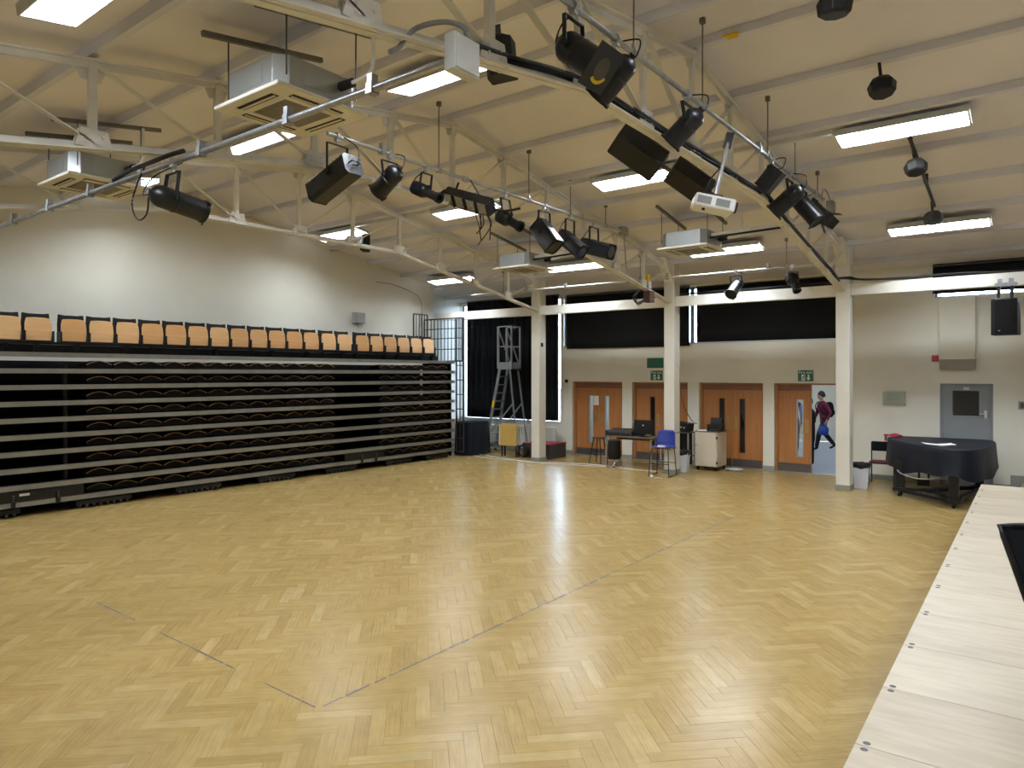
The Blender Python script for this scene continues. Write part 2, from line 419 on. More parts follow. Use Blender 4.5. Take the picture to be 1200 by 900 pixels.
for i, (X, Y, o) in enumerate(blocks):
    ang = PI/4+(PI/2 if o else 0); dz = random.uniform(-0.0008, 0.0)
    if i in single:
        b = bpy.data.objects.new('parquet_block', bme); C.objects.link(b); b.parent = floor
        b.location = (X, Y, dz); b.rotation_euler = (0, 0, ang)
    else:
        ca, sa = math.cos(ang), math.sin(ang); o0 = len(sv)
        for x, y, z in bv: sv.append((X+x*ca-y*sa, Y+x*sa+y*ca, z+dz)); uvs.append((x, y))
        for q in bf: sf.append(tuple(k+o0 for k in q))
        tones += [random.random()]*len(bv)
pme = bpy.data.meshes.new('parquet_field'); pme.from_pydata(sv, [], sf); pme.materials.append(MATS['parquet'])
ta = pme.attributes.new('tone', 'FLOAT', 'POINT'); ta.data.foreach_set('value', tones)
uvl = pme.uv_layers.new(name='UVMap')
vi = [0]*len(pme.loops); pme.loops.foreach_get('vertex_index', vi)
flat = [c for k in vi for c in uvs[k]]; uvl.data.foreach_set('uv', flat)
pf = bpy.data.objects.new('parquet_field', pme); C.objects.link(pf); pf.parent = floor; pf['kind'] = 'stuff'
# the worn outline of an old court line, broken in places
def worn_line(name, p0, p1, w, gaps):
    p0, p1 = V(p0), V(p1); d = (p1-p0).normalized(); s = V((-d.y, d.x, 0)); ln = (p1-p0).length; m = MB(); t = 0
    while t < ln:
        l = random.uniform(0.10, 0.26)
        if not any(a < t < b for a, b in gaps):
            a, b = p0+d*t, p0+d*min(ln, t+l); k = random.uniform(0.5, 1.0)*w/2; j = s*random.uniform(-0.003, 0.003)
            m.add([a-s*k+j, b-s*k*0.8+j, b+s*k+j, a+s*k*0.8+j], [(0, 1, 2, 3)])
        t += l+random.uniform(0.0, 0.05)
    return m.build(name, 'tape_grey', floor)
worn_line('worn_line', (-3.93, 3.0, 0.0006), (-3.97, 11.4, 0.0006), 0.024, [])
worn_line('worn_line', (-3.96, 2.96, 0.0006), (-9.0, 3.02, 0.0006), 0.021, [(0.45, 0.8), (2.2, 2.6), (3.5, 5.1)])

# skirtings
m = MB(); m.bb(-3.50, GREYD[0], YF-0.018, YF, 0, 0.11); m.bb(GREYD[1], -0.1, YF-0.018, YF, 0, 0.11)
for a, b in ((XLA, -10.68), (-9.10, -8.80), (-7.24, -6.94), (-5.36, -5.10)): m.bb(a, b, YF-0.018, YF, 0, 0.11)
struct(m.build('baseboard_far', 'skirting'))
struct(MB().bb(XLA, XLA+0.018, COLY+0.2, YF-0.02, 0, 0.11).build('baseboard_left', 'skirting'))
# steps of skirting climbing beside the stage steps
m = MB(); m.bb(-0.60, -0.10, YF-0.019, YF-0.001, 0.11, 0.30); m.bb(-0.36, 0.6, YF-0.020, YF-0.002, 0.30, 0.47)
struct(m.build('trim_1', 'skirting'))

# beam tying the columns, under the truss feet
bm_ = MB(); bm_.bb(XL, XR-0.02, COLY-0.09, COLY+0.09, 3.80, 3.835); bm_.bb(XL, XR-0.02, COLY-0.03, COLY+0.03, 3.835, 3.985); bm_.bb(XL, XR-0.02, COLY-0.09, COLY+0.09, 3.985, 4.02)
bm_.bb(XL, XR-0.02, COLY-0.088, COLY-0.07, 3.83, 3.99)
struct(bm_.build('trim_2', 'column_paint'))
# near-side beam, behind the camera
struct(MB().bb(XL, XR-0.02, -0.02, 0.18, 3.80, 4.02).build('trim_3', 'column_paint'))

# hall beyond the doors
HX0, HX1 = HALLX0, HALLX1
struct(MB().bb(HX0, HX1, YF+0.02, HALLY, -0.1, -0.004).build('floor_hall', 'hall_floor'))
m = MB(); m.bb(HX0, HX1, HALLY, HALLY+0.2, 0, 2.95); m.bb(HX0-0.1, HX0, YF+0.3, HALLY+0.2, 0, 2.95); m.bb(HX1, HX1+0.2, YF+0.3, HALLY+0.2, 0, 2.95)
struct(m.build('wall_hall', 'hall_wall'))
struct(MB().bb(HX0-0.1, HX1+0.2, YF+0.3, HALLY+0.2, 2.9, 3.0).build('ceiling_hall', 'hall_wall'))
hl = None  # light panels out of view, added only to brighten this hall
for x in (-9.8, -7.2, -4.4):
    for y in (18.6, 21.0, 23.4):
        if hl is None:
            hl = thing('hall_fill_light', 'added square light panel, out of view, brightening the hall beyond the doors', 'ceiling light', (x, y, 2.9), 0, 'added light panels of the outer hall')
            MB().box((0, 0, -0.012), (0.64, 0.64, 0.024)).build('frame', 'white_plastic', hl)
            MB().box((0, 0, -0.028), (0.56, 0.56, 0.012)).build('diffuser', 'hall_fill_light', hl)
        else: copy_thing(hl, (x, y, 2.9))
struct(MB().bb(-60, 60, -60, 90, -0.5, -0.13).build('ground', 'ground'))

# columns
def column(x, y, label, name='column', side=1):
    t = thing(name, label, 'column', (x, y, 0), 0, 'painted steel columns')
    MB().box((0, 0, 2.4), (0.255, 0.30, 4.8)).build('shaft', 'column_paint', t, bevel=0.012)
    MB().box((0, 0, 0.05), (0.275, 0.32, 0.10)).build('plinth', 'skirting', t)
    # haunch at the head and a cleat plate for the truss foot
    h = MB(); h.prism([V((0, -side*0.15, 4.35)), V((0, -side*0.62, 4.86)), V((0, -side*0.15, 4.78))], (-0.10, 0, 0), (0.10, 0, 0))
    h.build('haunch', 'column_paint', t)
    return t
column(-10.57, COLY, 'cream column beside the red-topped low box and the radiator')
column(-6.87+0.03, COLY, 'cream column behind the blue chair, with a dark band at half height')
column(-3.2, COLY, 'cream column beside the open hall door and a white bin')
for x in (-10.5, -6.85, -3.2): column(x, 0.08, 'cream column of the near side, carrying a truss foot', side=-1)
MB().box((0, -0.001, 0.93), (0.262, 0.307, 0.022)).build('band', 'conduit_grey', bpy.data.objects['column.001'])
sb = MB().box((0, 0, 0), (0.03, 0.06, 0.10)).build('switch_box', 'black_plastic', bpy.data.objects['column']); sb.location = (0.142, -0.05, 3.02)

# ---------------------------------------------------------------- roof trusses
def chord_z(y):
    a = abs(y-RIDGE)
    return 4.71 if a <= 2.35 else 4.71-(a-2.35)/(7.3-2.35)*(4.71-3.87)
NODES = [RIDGE+1.2*k for k in range(-6, 7)]
def bolts(m, x, c, rows, side):
    for dy, dz in rows: m.cyl((x, c[0]+dy, c[1]+dz), (x+side*0.012, c[0]+dy, c[1]+dz), 0.014, n=6)
def truss(x, label):
    t = thing('roof_truss', label, 'roof truss', (x, RIDGE, 4.71), 0, 'raised-tie steel roof trusses')
    def Lp(y, z, dx=0): return V((dx, y-RIDGE, z-4.71))
    # bottom chord: two angles with a flat underside, three straight lengths
    pts = [0.12, RIDGE-2.35, RIDGE+2.35, 14.80]
    for a, b in zip(pts[:-1], pts[1:]):
        m = MB(); za, zb = chord_z(a), chord_z(b); ex = 0.0
        m.bar(Lp(a, za), Lp(b, zb), 0.13, 0.016); m.bar(Lp(a, za+0.03, 0.012), Lp(b, zb+0.03, 0.012), 0.014, 0.06); m.bar(Lp(a, za+0.03, -0.012), Lp(b, zb+0.03, -0.012), 0.014, 0.06)
        m.bar(Lp(a, za-0.008, 0.0), Lp(b, zb-0.008, 0.0), 0.03, 0.014)
        m.build('bottom_chord', 'steel_paint', t)
    for sg in (-1, 1):
        m = MB(); ye = RIDGE+sg*7.3
        m.bar(Lp(RIDGE, ZR-0.15), Lp(ye, zc(ye)-0.15), 0.13, 0.018); m.bar(Lp(RIDGE, ZR-0.185), Lp(ye, zc(ye)-0.185), 0.03, 0.06)
        m.build('top_chord', 'steel_paint', t)
    for k, y in enumerate(NODES):
        if 0 < k < 12:
            m = MB(); zb, zt = chord_z(y), zc(y)-0.15
            m.bar(Lp(y, zb), Lp(y, zt), 0.05, 0.07, up=V((0, 1, 0))); m.build('vertical', 'steel_paint', t)
        # web: from the foot of each upright to the head of the next one outwards
        sg = 1 if y >= RIDGE else -1
        if k not in (0, 12):
            for s2 in ((-1, 1) if k == 6 else (sg,)):
                y2 = y+1.2*s2
                MB().bar(Lp(y, chord_z(y)+0.05, 0.02), Lp(y2, zc(y2)-0.17, 0.02), 0.06, 0.014).build('diagonal', 'steel_paint', t)
        if 0 < k < 12:
            zb = chord_z(y); w2, h2 = 0.14, 0.17
            g = MB(); out = [Lp(y-w2*1.15, zb), Lp(y+w2*1.15, zb), Lp(y+w2*0.8, zb+h2), Lp(y-w2*0.8, zb+h2)]
            g.prism(out, (-0.034, 0, 0), (-0.022, 0, 0)); g.prism(out, (0.038, 0, 0), (0.05, 0, 0))
            for dx, sd in ((-0.034, -1), (0.05, 1)):
                for dy in (-0.07, 0.07):
                    for dz in (0.05, 0.11): g.cyl(Lp(y+dy, zb+dz, dx), Lp(y+dy, zb+dz, dx+sd*0.012), 0.013, n=6)
            g.build('gusset_plate', 'steel_paint', t)
            zt = zc(y)-0.15; g = MB()
            g.prism([Lp(y-0.15, zt-0.01-SL*0.15*sg*-1), Lp(y+0.15, zt-0.01-SL*0.15*sg), Lp(y+0.08, zt-0.17), Lp(y-0.08, zt-0.17)], (-0.03, 0, 0), (-0.02, 0, 0)); g.build('gusset_plate', 'steel_paint', t)
    return t
truss(TRX[0], 'cream steel roof truss with a dark cable bundle lying along it')
truss(TRX[1], 'cream steel roof truss landing on the column behind the blue chair')
truss(TRX[2], 'cream steel roof truss closest to the seating wall')

# ---------------------------------------------------------------- windows, blinds, curtain
def window(n, x0, x1, z0, z1, mull, fw=0.05, mw=0.035):
    r = sroot('window_%d' % n, ((x0+x1)/2, YF+0.18, z0)); ox, oz = (x0+x1)/2, z0
    m = MB()
    m.bb(x0-ox, x1-ox, -0.03, 0.03, 0, fw); m.bb(x0-ox, x1-ox, -0.03, 0.03, z1-z0-fw, z1-z0)
    m.bb(x0-ox, x0-ox+fw, -0.03, 0.03, fw, z1-z0-fw); m.bb(x1-ox-fw, x1-ox, -0.03, 0.03, fw, z1-z0-fw)
    m.build('window_frame', 'aluminium', r)
    xs = [x0+fw-mw]+list(mull)+[x1-fw+mw]
    for x in mull: MB().bb(x-ox-mw, x-ox+mw, -0.03, 0.03, fw, z1-z0-fw).build('mullion', 'aluminium', r)
    for a, b in zip(xs[:-1], xs[1:]): MB().bb(a-ox+mw, b-ox-mw, -0.004, 0.004, fw, z1-z0-fw).build('pane', 'pane_glass', r)
    MB().bb(x0-ox-0.0, x1-ox, -0.178, -0.03, -0.0, 0.022).build('window_sill', 'aluminium', r)
window(1, *WIN1, [-13.6, -12.35], 0.03); window(2, *WIN2, [-9.1, -7.18, -5.3], 0.05, 0.058); window(3, *WIN3, [0.0, 2.0])

def cloth_panel(name, x0, x1, z0, z1, y, amp, waves, m, label, cat, group=None, nz=6, roller=True, seed=1, bar=None):
    rnd = random.Random(seed); nx = max(8, int(waves*8)); ph = rnd.random()*6
    cx = (x0+x1)/2; t = thing(name, label, cat, (cx, y, z0), 0, group)
    rows = []
    for j in range(nz+1):
        f = j/nz; row = []
        for i in range(nx+1):
            u = i/nx; a = amp*(0.75+0.25*math.sin(3*u+ph))*(1.1-0.35*f)
            row.append(V((x0-cx+(x1-x0)*u, a*math.sin(2*PI*waves*u+ph+0.35*math.sin(5*f+9*u)), (z1-z0)*f)))
        rows.append(row)
    MB().grid(rows).build('cloth', m, t, smooth='all', thick=0.004)
    if roller: MB().cyl((x0-cx, 0, z1-z0+0.02), (x1-cx, 0, z1-z0+0.02), 0.028, n=10).build('roller_tube', 'dark_grey_metal', t)
    if bar: MB().bb(x0-cx, x1-cx, -0.012, 0.012, -0.022, 0.0).build('bottom_bar', bar, t)
    return t
G = 'black blackout roller blinds of the door wall'
cloth_panel('roller_blind', -10.83, -7.16, 2.97, 4.44, YF-0.06, 0.006, 3, 'blind_cloth', 'wide black roller blind above the exit door with the paper notice', 'blind', G, seed=2)
cloth_panel('roller_blind', -7.03, -3.52, 3.062, 4.44, YF+0.06, 0.006, 3, 'blind_cloth', 'black roller blind with a silver bottom bar above the open hall door', 'blind', G, seed=3, bar='aluminium')
cloth_panel('roller_blind', -1.90, 3.95, 3.90, 4.46, YF-0.05, 0.004, 3, 'blind_cloth', 'black roller blind over the high window above the grey door, daylight showing below it', 'blind', G, seed=5)
cloth_panel('blackout_curtain', -14.52, -11.06, 0.93, 4.50, YF-0.10, 0.035, 16, 'black_cloth', 'tall black blackout curtain hanging behind the mobile ladder', 'curtain', nz=10, seed=6)

# boxed duct on the wall, plaque, alarm, switch
d = thing('wall_duct', 'cream boxed duct cover standing out from the wall above the grey door', 'duct', (-1.47, YF, 2.36))
MB().bb(-0.31, 0.31, -0.16, 0, 0.20, 1.45).build('casing', 'wall_paint', d, bevel=0.006)
MB().bb(-0.305, 0.305, -0.15, 0, 0.0, 0.199).build('lower_band', 'brown_box' if False else 'ac_grille', d)
p = thing('wall_plaque', 'small clear plaque with pale lettering screwed to the cream wall', 'plaque', (-2.61, YF-0.012, 1.60))
MB().bb(-0.22, 0.22, -0.018, -0.012, 0, 0.30).build('glass_plate', 'acrylic', p)
MB().bb(-0.20, 0.20, -0.006, 0.0, 0.02, 0.28).build('backing', 'plaque', p)
m = MB()
rr = random.Random(3)
for i in range(6):
    x = -0.13
    while x < 0.12:
        l = rr.uniform(0.015, 0.05); m.bb(x, min(0.13, x+l), -0.0075, -0.0062, 0.235-i*0.024, 0.245-i*0.024); x += l+0.01
m.build('lettering', 'plaque_text', p)
m = MB()
for x in (-0.20, 0.20):
    for z in (0.02, 0.28): m.cyl((x, -0.02, z), (x, 0.012, z), 0.012, n=10)
m.build('fixings', 'chrome', p)
m = MB(); a = thing('fire_alarm', 'red fire alarm sounder on the wall beside the boxed duct', 'alarm', (-1.86, YF, 2.52))
MB().bb(-0.06, 0.06, -0.05, 0, 0, 0.13).build('body', 'red_plastic', a, bevel=0.01)
MB().cyl((0, -0.05, 0.065), (0, -0.065, 0.065), 0.035, n=14).build('sounder', 'red_plastic', a)
s = thing('light_switch', 'grey double light switch on the wall right of the grey door', 'switch', (-0.42, YF, 1.58))
MB().bb(-0.06, 0.06, -0.012, 0, 0, 0.16).build('plate', 'grey_box', s)
MB().bb(-0.03, 0.03, -0.02, -0.012, 0.03, 0.13).build('rocker', 'dark_grey_metal', s)
s = thing('door_sensor', 'small black box on the wall just outside the first pair of doors', 'sensor', (-10.86, YF, 2.02))
MB().bb(-0.04, 0.04, -0.05, 0, 0, 0.09).build('body', 'black_plastic', s, bevel=0.006)
MB().cyl((0, -0.05, 0.045), (0, -0.058, 0.045), 0.018, n=10).build('lens', 'lens_dark', s)

# ---------------------------------------------------------------- doors
def leaf(root, hinge, width, sgn, ang, pane_m, y=0.0, plate=True, h=1.868, notice=False):
    """leaf hinged at x=hinge, reaching sgn*width; built in its own frame, then swung by ang"""
    w_ = width; pc = 0.66*w_; pw = 0.125; z0, z1 = 0.36, 1.66
    m = MB()
    X = lambda a, b: (min(sgn*a, sgn*b), max(sgn*a, sgn*b))
    for a, b, c, d_ in ((0.0, pc-pw/2, 0.012, h), (pc+pw/2, w_, 0.012, h), (pc-pw/2, pc+pw/2, 0.012, z0), (pc-pw/2, pc+pw/2, z1, h)):
        x0, x1 = X(a, b); m.bb(x0, x1, -0.022, 0.022, c, d_)
    o = m.build('door_leaf', 'door_wood', root, origin=(0, 0, 0)); o.location = (hinge, y, 0); o.rotation_euler = (0, 0, ang)
    x0, x1 = X(pc-pw/2, pc+pw/2); MB().bb(x0, x1, -0.004, 0.004, z0, z1).build('pane', pane_m, o)
    b = MB()
    for q0, q1, c, d_ in ((x0-0.012, x0+0.004, z0-0.012, z1+0.012), (x1-0.004, x1+0.012, z0-0.012, z1+0.012), (x0, x1, z0-0.012, z0+0.004), (x0, x1, z1-0.004, z1+0.012)): b.bb(q0, q1, -0.03, 0.03, c, d_)
    b.build('bead', 'aluminium' if pane_m == 'pane_glass' else 'door_head', o)
    x0, x1 = X(0.01, w_-0.01); MB().bb(x0, x1, -0.026, -0.021, 0.015, 0.20).build('kick_plate', 'kick_plate', o)
    if plate: x0, x1 = X(w_-0.14, w_-0.055); MB().bb(x0, x1, -0.027, -0.021, 0.92, 1.22).build('push_plate', 'brass', o)
    if notice: x0, x1 = X(w_-0.20, w_-0.01); MB().bb(x0, x1, -0.026, -0.0225, 1.40, 1.66).build('paper_notice', 'paper', o)
    return o
def double_door(n, x0, x1, pane_m, open_right=False, notice=False, right_pane=None):
    r = sroot('door_%d' % n, ((x0+x1)/2, YF+0.16, 0)); hw = (x1-x0)/2
    m = MB(); m.bb(-hw, -hw+0.05, -0.06, 0.06, 0, DH); m.bb(hw-0.05, hw, -0.06, 0.06, 0, DH); m.bb(-hw+0.05, hw-0.05, -0.06, 0.06, DH-0.035, DH)
    m.build('door_frame', 'door_wood', r)
    if not open_right: MB().bb(-hw+0.05, hw-0.05, -0.03, 0.03, 1.87, DH-0.035).build('head_panel', 'door_head', r)
    else: MB().bb(-hw+0.05, -0.002, -0.03, 0.03, 1.87, DH-0.035).build('head_panel', 'door_head', r)
    lw = hw-0.054
    leaf(r, -hw+0.052, lw, 1, 0, pane_m, notice=notice)
    leaf(r, hw-0.052, lw, -1, -math.radians(88) if open_right else 0, right_pane or pane_m, y=0.03 if open_right else 0)
    MB().bb(-hw, hw, -0.16, 0.10, 0.0005, 0.008).build('threshold', 'aluminium', r)
double_door(1, *DOORX[0], 'pane_glass', notice=True)
double_door(2, *DOORX[1], 'dark_glass'); double_door(3, *DOORX[2], 'dark_glass')
double_door(4, *DOORX[3], 'pane_glass', open_right=True)
r = sroot('door_5', ((GREYD[0]+GREYD[1])/2, YF+0.10, 0)); hw = (GREYD[1]-GREYD[0])/2
m = MB(); m.bb(-hw, -hw+0.045, -0.05, 0.05, 0, 2.07); m.bb(hw-0.045, hw, -0.05, 0.05, 0, 2.07); m.bb(-hw+0.045, hw-0.045, -0.05, 0.05, 2.02, 2.07); m.bb(-hw+0.03, -hw+0.07, 0.024, 0.045, 0, 2.05); m.bb(hw-0.07, hw-0.03, 0.024, 0.045, 0, 2.05); m.bb(-hw+0.03, hw-0.03, 0.024, 0.045, 1.99, 2.05); m.bb(-hw+0.03, hw-0.03, 0.024, 0.045, 0.0, 0.03)
m.build('door_frame', 'grey_door_paint', r)
m = MB(); wz0, wz1, wx0, wx1 = 1.42, 1.93, -0.24, 0.22
for q in ((-hw+0.048, wx0, 0.004, 2.017), (wx1, hw-0.048, 0.004, 2.017), (wx0, wx1, 0.004, wz0), (wx0, wx1, wz1, 2.017)): m.bb(q[0], q[1], -0.022, 0.022, q[2], q[3])
lf = m.build('door_leaf', 'grey_door_paint', r)
MB().bb(wx0, wx1, -0.005, 0.005, wz0, wz1).build('pane', 'dark_glass', lf)
m = MB()
for q in ((wx0-0.03, wx0+0.005, wz0-0.03, wz1+0.03), (wx1-0.005, wx1+0.03, wz0-0.03, wz1+0.03), (wx0, wx1, wz0-0.03, wz0+0.005), (wx0, wx1, wz1-0.005, wz1+0.03)): m.bb(q[0], q[1], -0.03, 0.03, q[2], q[3])
m.build('bead', 'grey_door_paint', lf)
m = MB(); m.bb(0.30, 0.345, -0.032, -0.022, 1.38, 1.54); m.cyl((0.322, -0.03, 1.47), (0.322, -0.07, 1.47), 0.012); m.bar((0.322, -0.07, 1.47), (0.22, -0.07, 1.465), 0.018, 0.02)
m.build('lever_handle', 'chrome', lf)
MB().bb(-0.05, 0.05, -0.07, -0.022, 1.945, 2.0).build('closer', 'light_grey', lf)

# ---------------------------------------------------------------- exit signs
def exit_sign(x, label):
    t = thing('exit_sign', label, 'exit sign', (x, YF-0.012, 2.10), 0, 'green fire exit signs')
    MB().bb(-0.165, 0.165, -0.006, 0.012, 0, 0.25).build('board', 'green_sign', t)
    text_mesh('lettering', 'Fire exit', 0.088, 'sign_white', t, (0, -0.0072, 0.200), (PI/2, 0, 0), 0.0008)
    m = MB(); f = lambda a, b, c, d_: m.bb(a, b, -0.0078, -0.006, c, d_)
    f(-0.085, -0.01, 0.015, 0.15)                                # doorway
    m.build('doorway_symbol', 'sign_white', t)
    m = MB(); m.cyl((-0.03, -0.0079, 0.128), (-0.03, -0.0088, 0.128), 0.013, n=12)
    for a, b, w in (((-0.035, 0.112), (-0.052, 0.072), 0.02), ((-0.038, 0.108), (-0.012, 0.090), 0.010), ((-0.04, 0.108), (-0.068, 0.093), 0.010), ((-0.052, 0.072), (-0.026, 0.050), 0.013), ((-0.026, 0.050), (-0.032, 0.022), 0.011), ((-0.052, 0.072), (-0.072, 0.034), 0.012)):
        m.bar((a[0], -0.0083, a[1]), (b[0], -0.0083, b[1]), 0.0008, w, up=V((0, 0, 1))) if False else m.bar((a[0], -0.0083, a[1]), (b[0], -0.0083, b[1]), w, 0.001, up=V((0, 1, 0)))
    m.build('running_figure', 'green_sign', t)
    m = MB(); m.prism([V((0.065, 0, 0.018)), V((0.115, 0, 0.075)), V((0.082, 0, 0.075)), V((0.082, 0, 0.15)), V((0.048, 0, 0.15)), V((0.048, 0, 0.075)), V((0.015, 0, 0.075))], (0, -0.0078, 0), (0, -0.006, 0))
    m.build('arrow', 'sign_white', t)
    return t
exit_sign(-8.09, 'green fire exit sign half hidden by the column, under a plain green board')
exit_sign(-4.40, 'green fire exit sign above the open hall door')
t = thing('exit_sign_board', 'plain dark green board mounted above the half hidden fire exit sign', 'sign', (-8.12, YF-0.012, 2.42))
MB().bb(-0.235, 0.235, -0.01, 0.012, 0, 0.26).build('board', 'green_sign', t)
m = MB(); m.bb(-0.25, 0.25, -0.014, 0.012, -0.016, -0.001); m.bb(-0.25, 0.25, -0.014, 0.012, 0.261, 0.276); m.bb(-0.25, -0.236, -0.014, 0.012, 0, 0.26); m.bb(0.236, 0.25, -0.014, 0.012, 0, 0.26)
m.build('frame', 'steel_paint', t)

# ---------------------------------------------------------------- fluorescent fittings
TILT = math.atan(SL)
FIT_X = (-1.52, -5.27, -8.93, -12.78, 2.2)
ROWS = {2.05: 'near the wall behind the stage', 5.65: 'short of the roof ridge', 10.2: 'beyond the roof ridge', 13.98: 'near the door wall'}
BAY = {2.2: 'over the back of the stage', -1.52: 'over the stage edge', -5.27: 'between the first and second trusses from the stage', -8.93: 'between the second and third trusses from the stage', -12.78: 'over the seating stand'}
fit = None
for x in FIT_X:
    for y, rn in ROWS.items():
        z = zc(y)-0.10
        lab = 'long white fluorescent ceiling fitting %s, in the row %s' % (BAY[x], rn)
        lab = ' '.join(lab.split()[:16])
        lab = {2.2: 'fluorescent fitting over the back of the stage', (-1.52): 'fluorescent fitting over the stage edge', (-5.27): 'fluorescent fitting between the stage-side and middle trusses', (-8.93): 'fluorescent fitting between the middle and seating-side trusses', (-12.78): 'fluorescent fitting over the seating stand'}[x]+', '+rn
        rx = -TILT if y > RIDGE else TILT
        if fit is None:
            fit = thing('fluorescent_fitting', lab, 'ceiling light', (x, y, z), 0, 'twin tube fluorescent ceiling fittings')
            m = MB(); m.box((0, 0, -0.035), (1.52, 0.40, 0.05)); m.box((0, 0, 0.02), (1.30, 0.12, 0.06)); m.bb(-0.76, 0.76, -0.20, -0.188, -0.094, -0.06); m.bb(-0.76, 0.76, 0.188, 0.20, -0.094, -0.06); m.build('housing', 'light_grey', fit)
            MB().box((0, 0, -0.066), (1.47, 0.374, 0.012)).build('tube_panel', 'tube_light', fit)
            bl = None  # cross blades added below the panel to keep hot spots off the walls
            for k in range(1, 36):
                lx = -0.735+1.47*k/36
                if bl is None: bl = MB().box((0, 0, 0), (0.002, 0.374, 0.022)).build('added_baffle', 'baffle_white', fit); bl.location = (lx, 0, -0.0835)
                else: copy_part(bl, fit, (lx, 0, -0.0835))
            for sx in (-0.745, 0.745): MB().box((sx, 0, -0.082), (0.02, 0.374, 0.024)).build('end_cap', 'light_grey', fit)
            f_ = fit
        else: f_ = copy_thing(fit, (x, y, z), label=lab)
        f_.rotation_euler = (rx, 0, 0)
# cable trunking on the ceiling linking the fittings
tr = None
for x0, x1, y, lab in ((-12.0, -9.72, 10.02, 'slim cream cable trunking along the ceiling over the seating-side truss'), (-8.15, -6.05, 10.02, 'slim cream cable trunking along the ceiling over the middle truss'), (-4.5, -2.3, 10.02, 'slim cream cable trunking along the ceiling over the stage-side truss')):
    t = thing('cable_trunking', lab, 'trunking', ((x0+x1)/2, y, zc(y)-0.11), 0, 'ceiling cable trunking')
    MB().box((0, 0, 0), (x1-x0, 0.07, 0.06)).build('channel', 'steel_paint', t)
    MB().box((0, 0, -0.034), (x1-x0, 0.076, 0.008)).build('lid', 'steel_paint', t)

# ================================================================ RETRACTED SEATING STAND
BX, BY0, BY1 = -12.9, 1.2, 14.22
stand = thing('retractable_seating', 'closed retractable seating stand with ten grey metal tiers and wooden tip-up seats on top', 'seating stand', (BX, 8.0, 0))
def S(p): return V(p)-V((BX, 8.0, 0))
def sbb(m, x0, x1, y0, y1, z0, z1): return m.bb(x0-BX, x1-BX, y0-8.0, y1-8.0, z0, z1)
ZT = [0.20+0.2645*i for i in range(10)]
for i, z in enumerate(ZT):
    m = MB(); sbb(m, BX-0.05, BX, BY0, BY1, z-0.038, z+0.038); (sbb(m, BX-0.11, BX-0.05, BY0, BY1, z+0.02, z+0.038) if i < 9 else None); sbb(m, BX-0.02, BX+0.006, BY0, BY1, z+0.026, z+0.038); sbb(m, BX-0.02, BX+0.006, BY0, BY1, z-0.038, z-0.026)
    rl = m.build('tier_rail', 'rail_metal', stand)
    m = MB(); y = BY0+0.3+0.13*(i % 3)
    while y < BY1-0.1:
        m.cyl(S((BX, y, z)), S((BX+0.008, y, z)), 0.008, n=6); y += 0.62
    b = m.build('rail_bolt', 'galvanised', rl); b['kind'] = 'stuff'
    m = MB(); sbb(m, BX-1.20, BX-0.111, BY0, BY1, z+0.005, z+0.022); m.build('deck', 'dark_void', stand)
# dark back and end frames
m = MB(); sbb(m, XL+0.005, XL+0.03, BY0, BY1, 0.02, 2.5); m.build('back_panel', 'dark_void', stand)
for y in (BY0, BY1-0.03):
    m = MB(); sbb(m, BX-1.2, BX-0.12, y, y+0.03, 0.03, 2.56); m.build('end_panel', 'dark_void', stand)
# uprights behind the rails and the wheel carriages on the floor
for y in (2.4, 4.75, 7.1, 9.45, 11.8, 14.05):
    m = MB(); sbb(m, BX-0.30, BX-0.20, y-0.03, y+0.03, 0.10, 2.42); m.build('upright', 'black_metal', stand)
for y in (3.6, 5.3, 7.0, 8.7, 10.4, 12.2, 13.6):
    m = MB(); sbb(m, BX-0.85, BX-0.04, y-0.45, y+0.45, 0.06, 0.13)
    ca = m.build('wheel_carriage', 'black_metal', stand)
    w0 = None
    for k in range(8):
        yy = y-0.38+0.108*k
        if w0 is None:
            w0 = MB().cyl((0, -0.02, 0), (0, 0.02, 0), 0.05, n=12).build('wheel', 'dark_grey_metal', ca); w0.location = S((BX-0.09, yy, 0.051))
        else: copy_part(w0, ca, S((BX-0.09, yy, 0.051)))
for y0, y1 in ((3.2, 4.95), (10.45, 11.65)):
    m = MB(); sbb(m, BX-0.02, BX+0.012, y0, y1, 0.245, 0.405); sbb(m, BX-0.03, BX+0.02, y0, y1, 0.385, 0.41)
    dp = m.build('drive_cover', 'black_satin', stand)
    for yy in (y0+0.42*(y1-y0), y0+0.78*(y1-y0)):
        m = MB(); sbb(m, BX+0.012, BX+0.03, yy-0.03, yy+0.03, 0.155, 0.34); m.build('strap', 'black_metal', dp)
        m = MB()
        for zz in (0.27, 0.31, 0.35): m.cyl(S((BX+0.03, yy, zz)), S((BX+0.038, yy, zz)), 0.008, n=6)
        b = m.build('strap_bolt', 'galvanised', dp); b['kind'] = 'stuff'
    if y0 < 5:
        m = MB(); sbb(m, BX+0.0125, BX+0.0145, 4.02, 4.16, 0.335, 0.372); m.build('maker_plate', 'paper', dp)
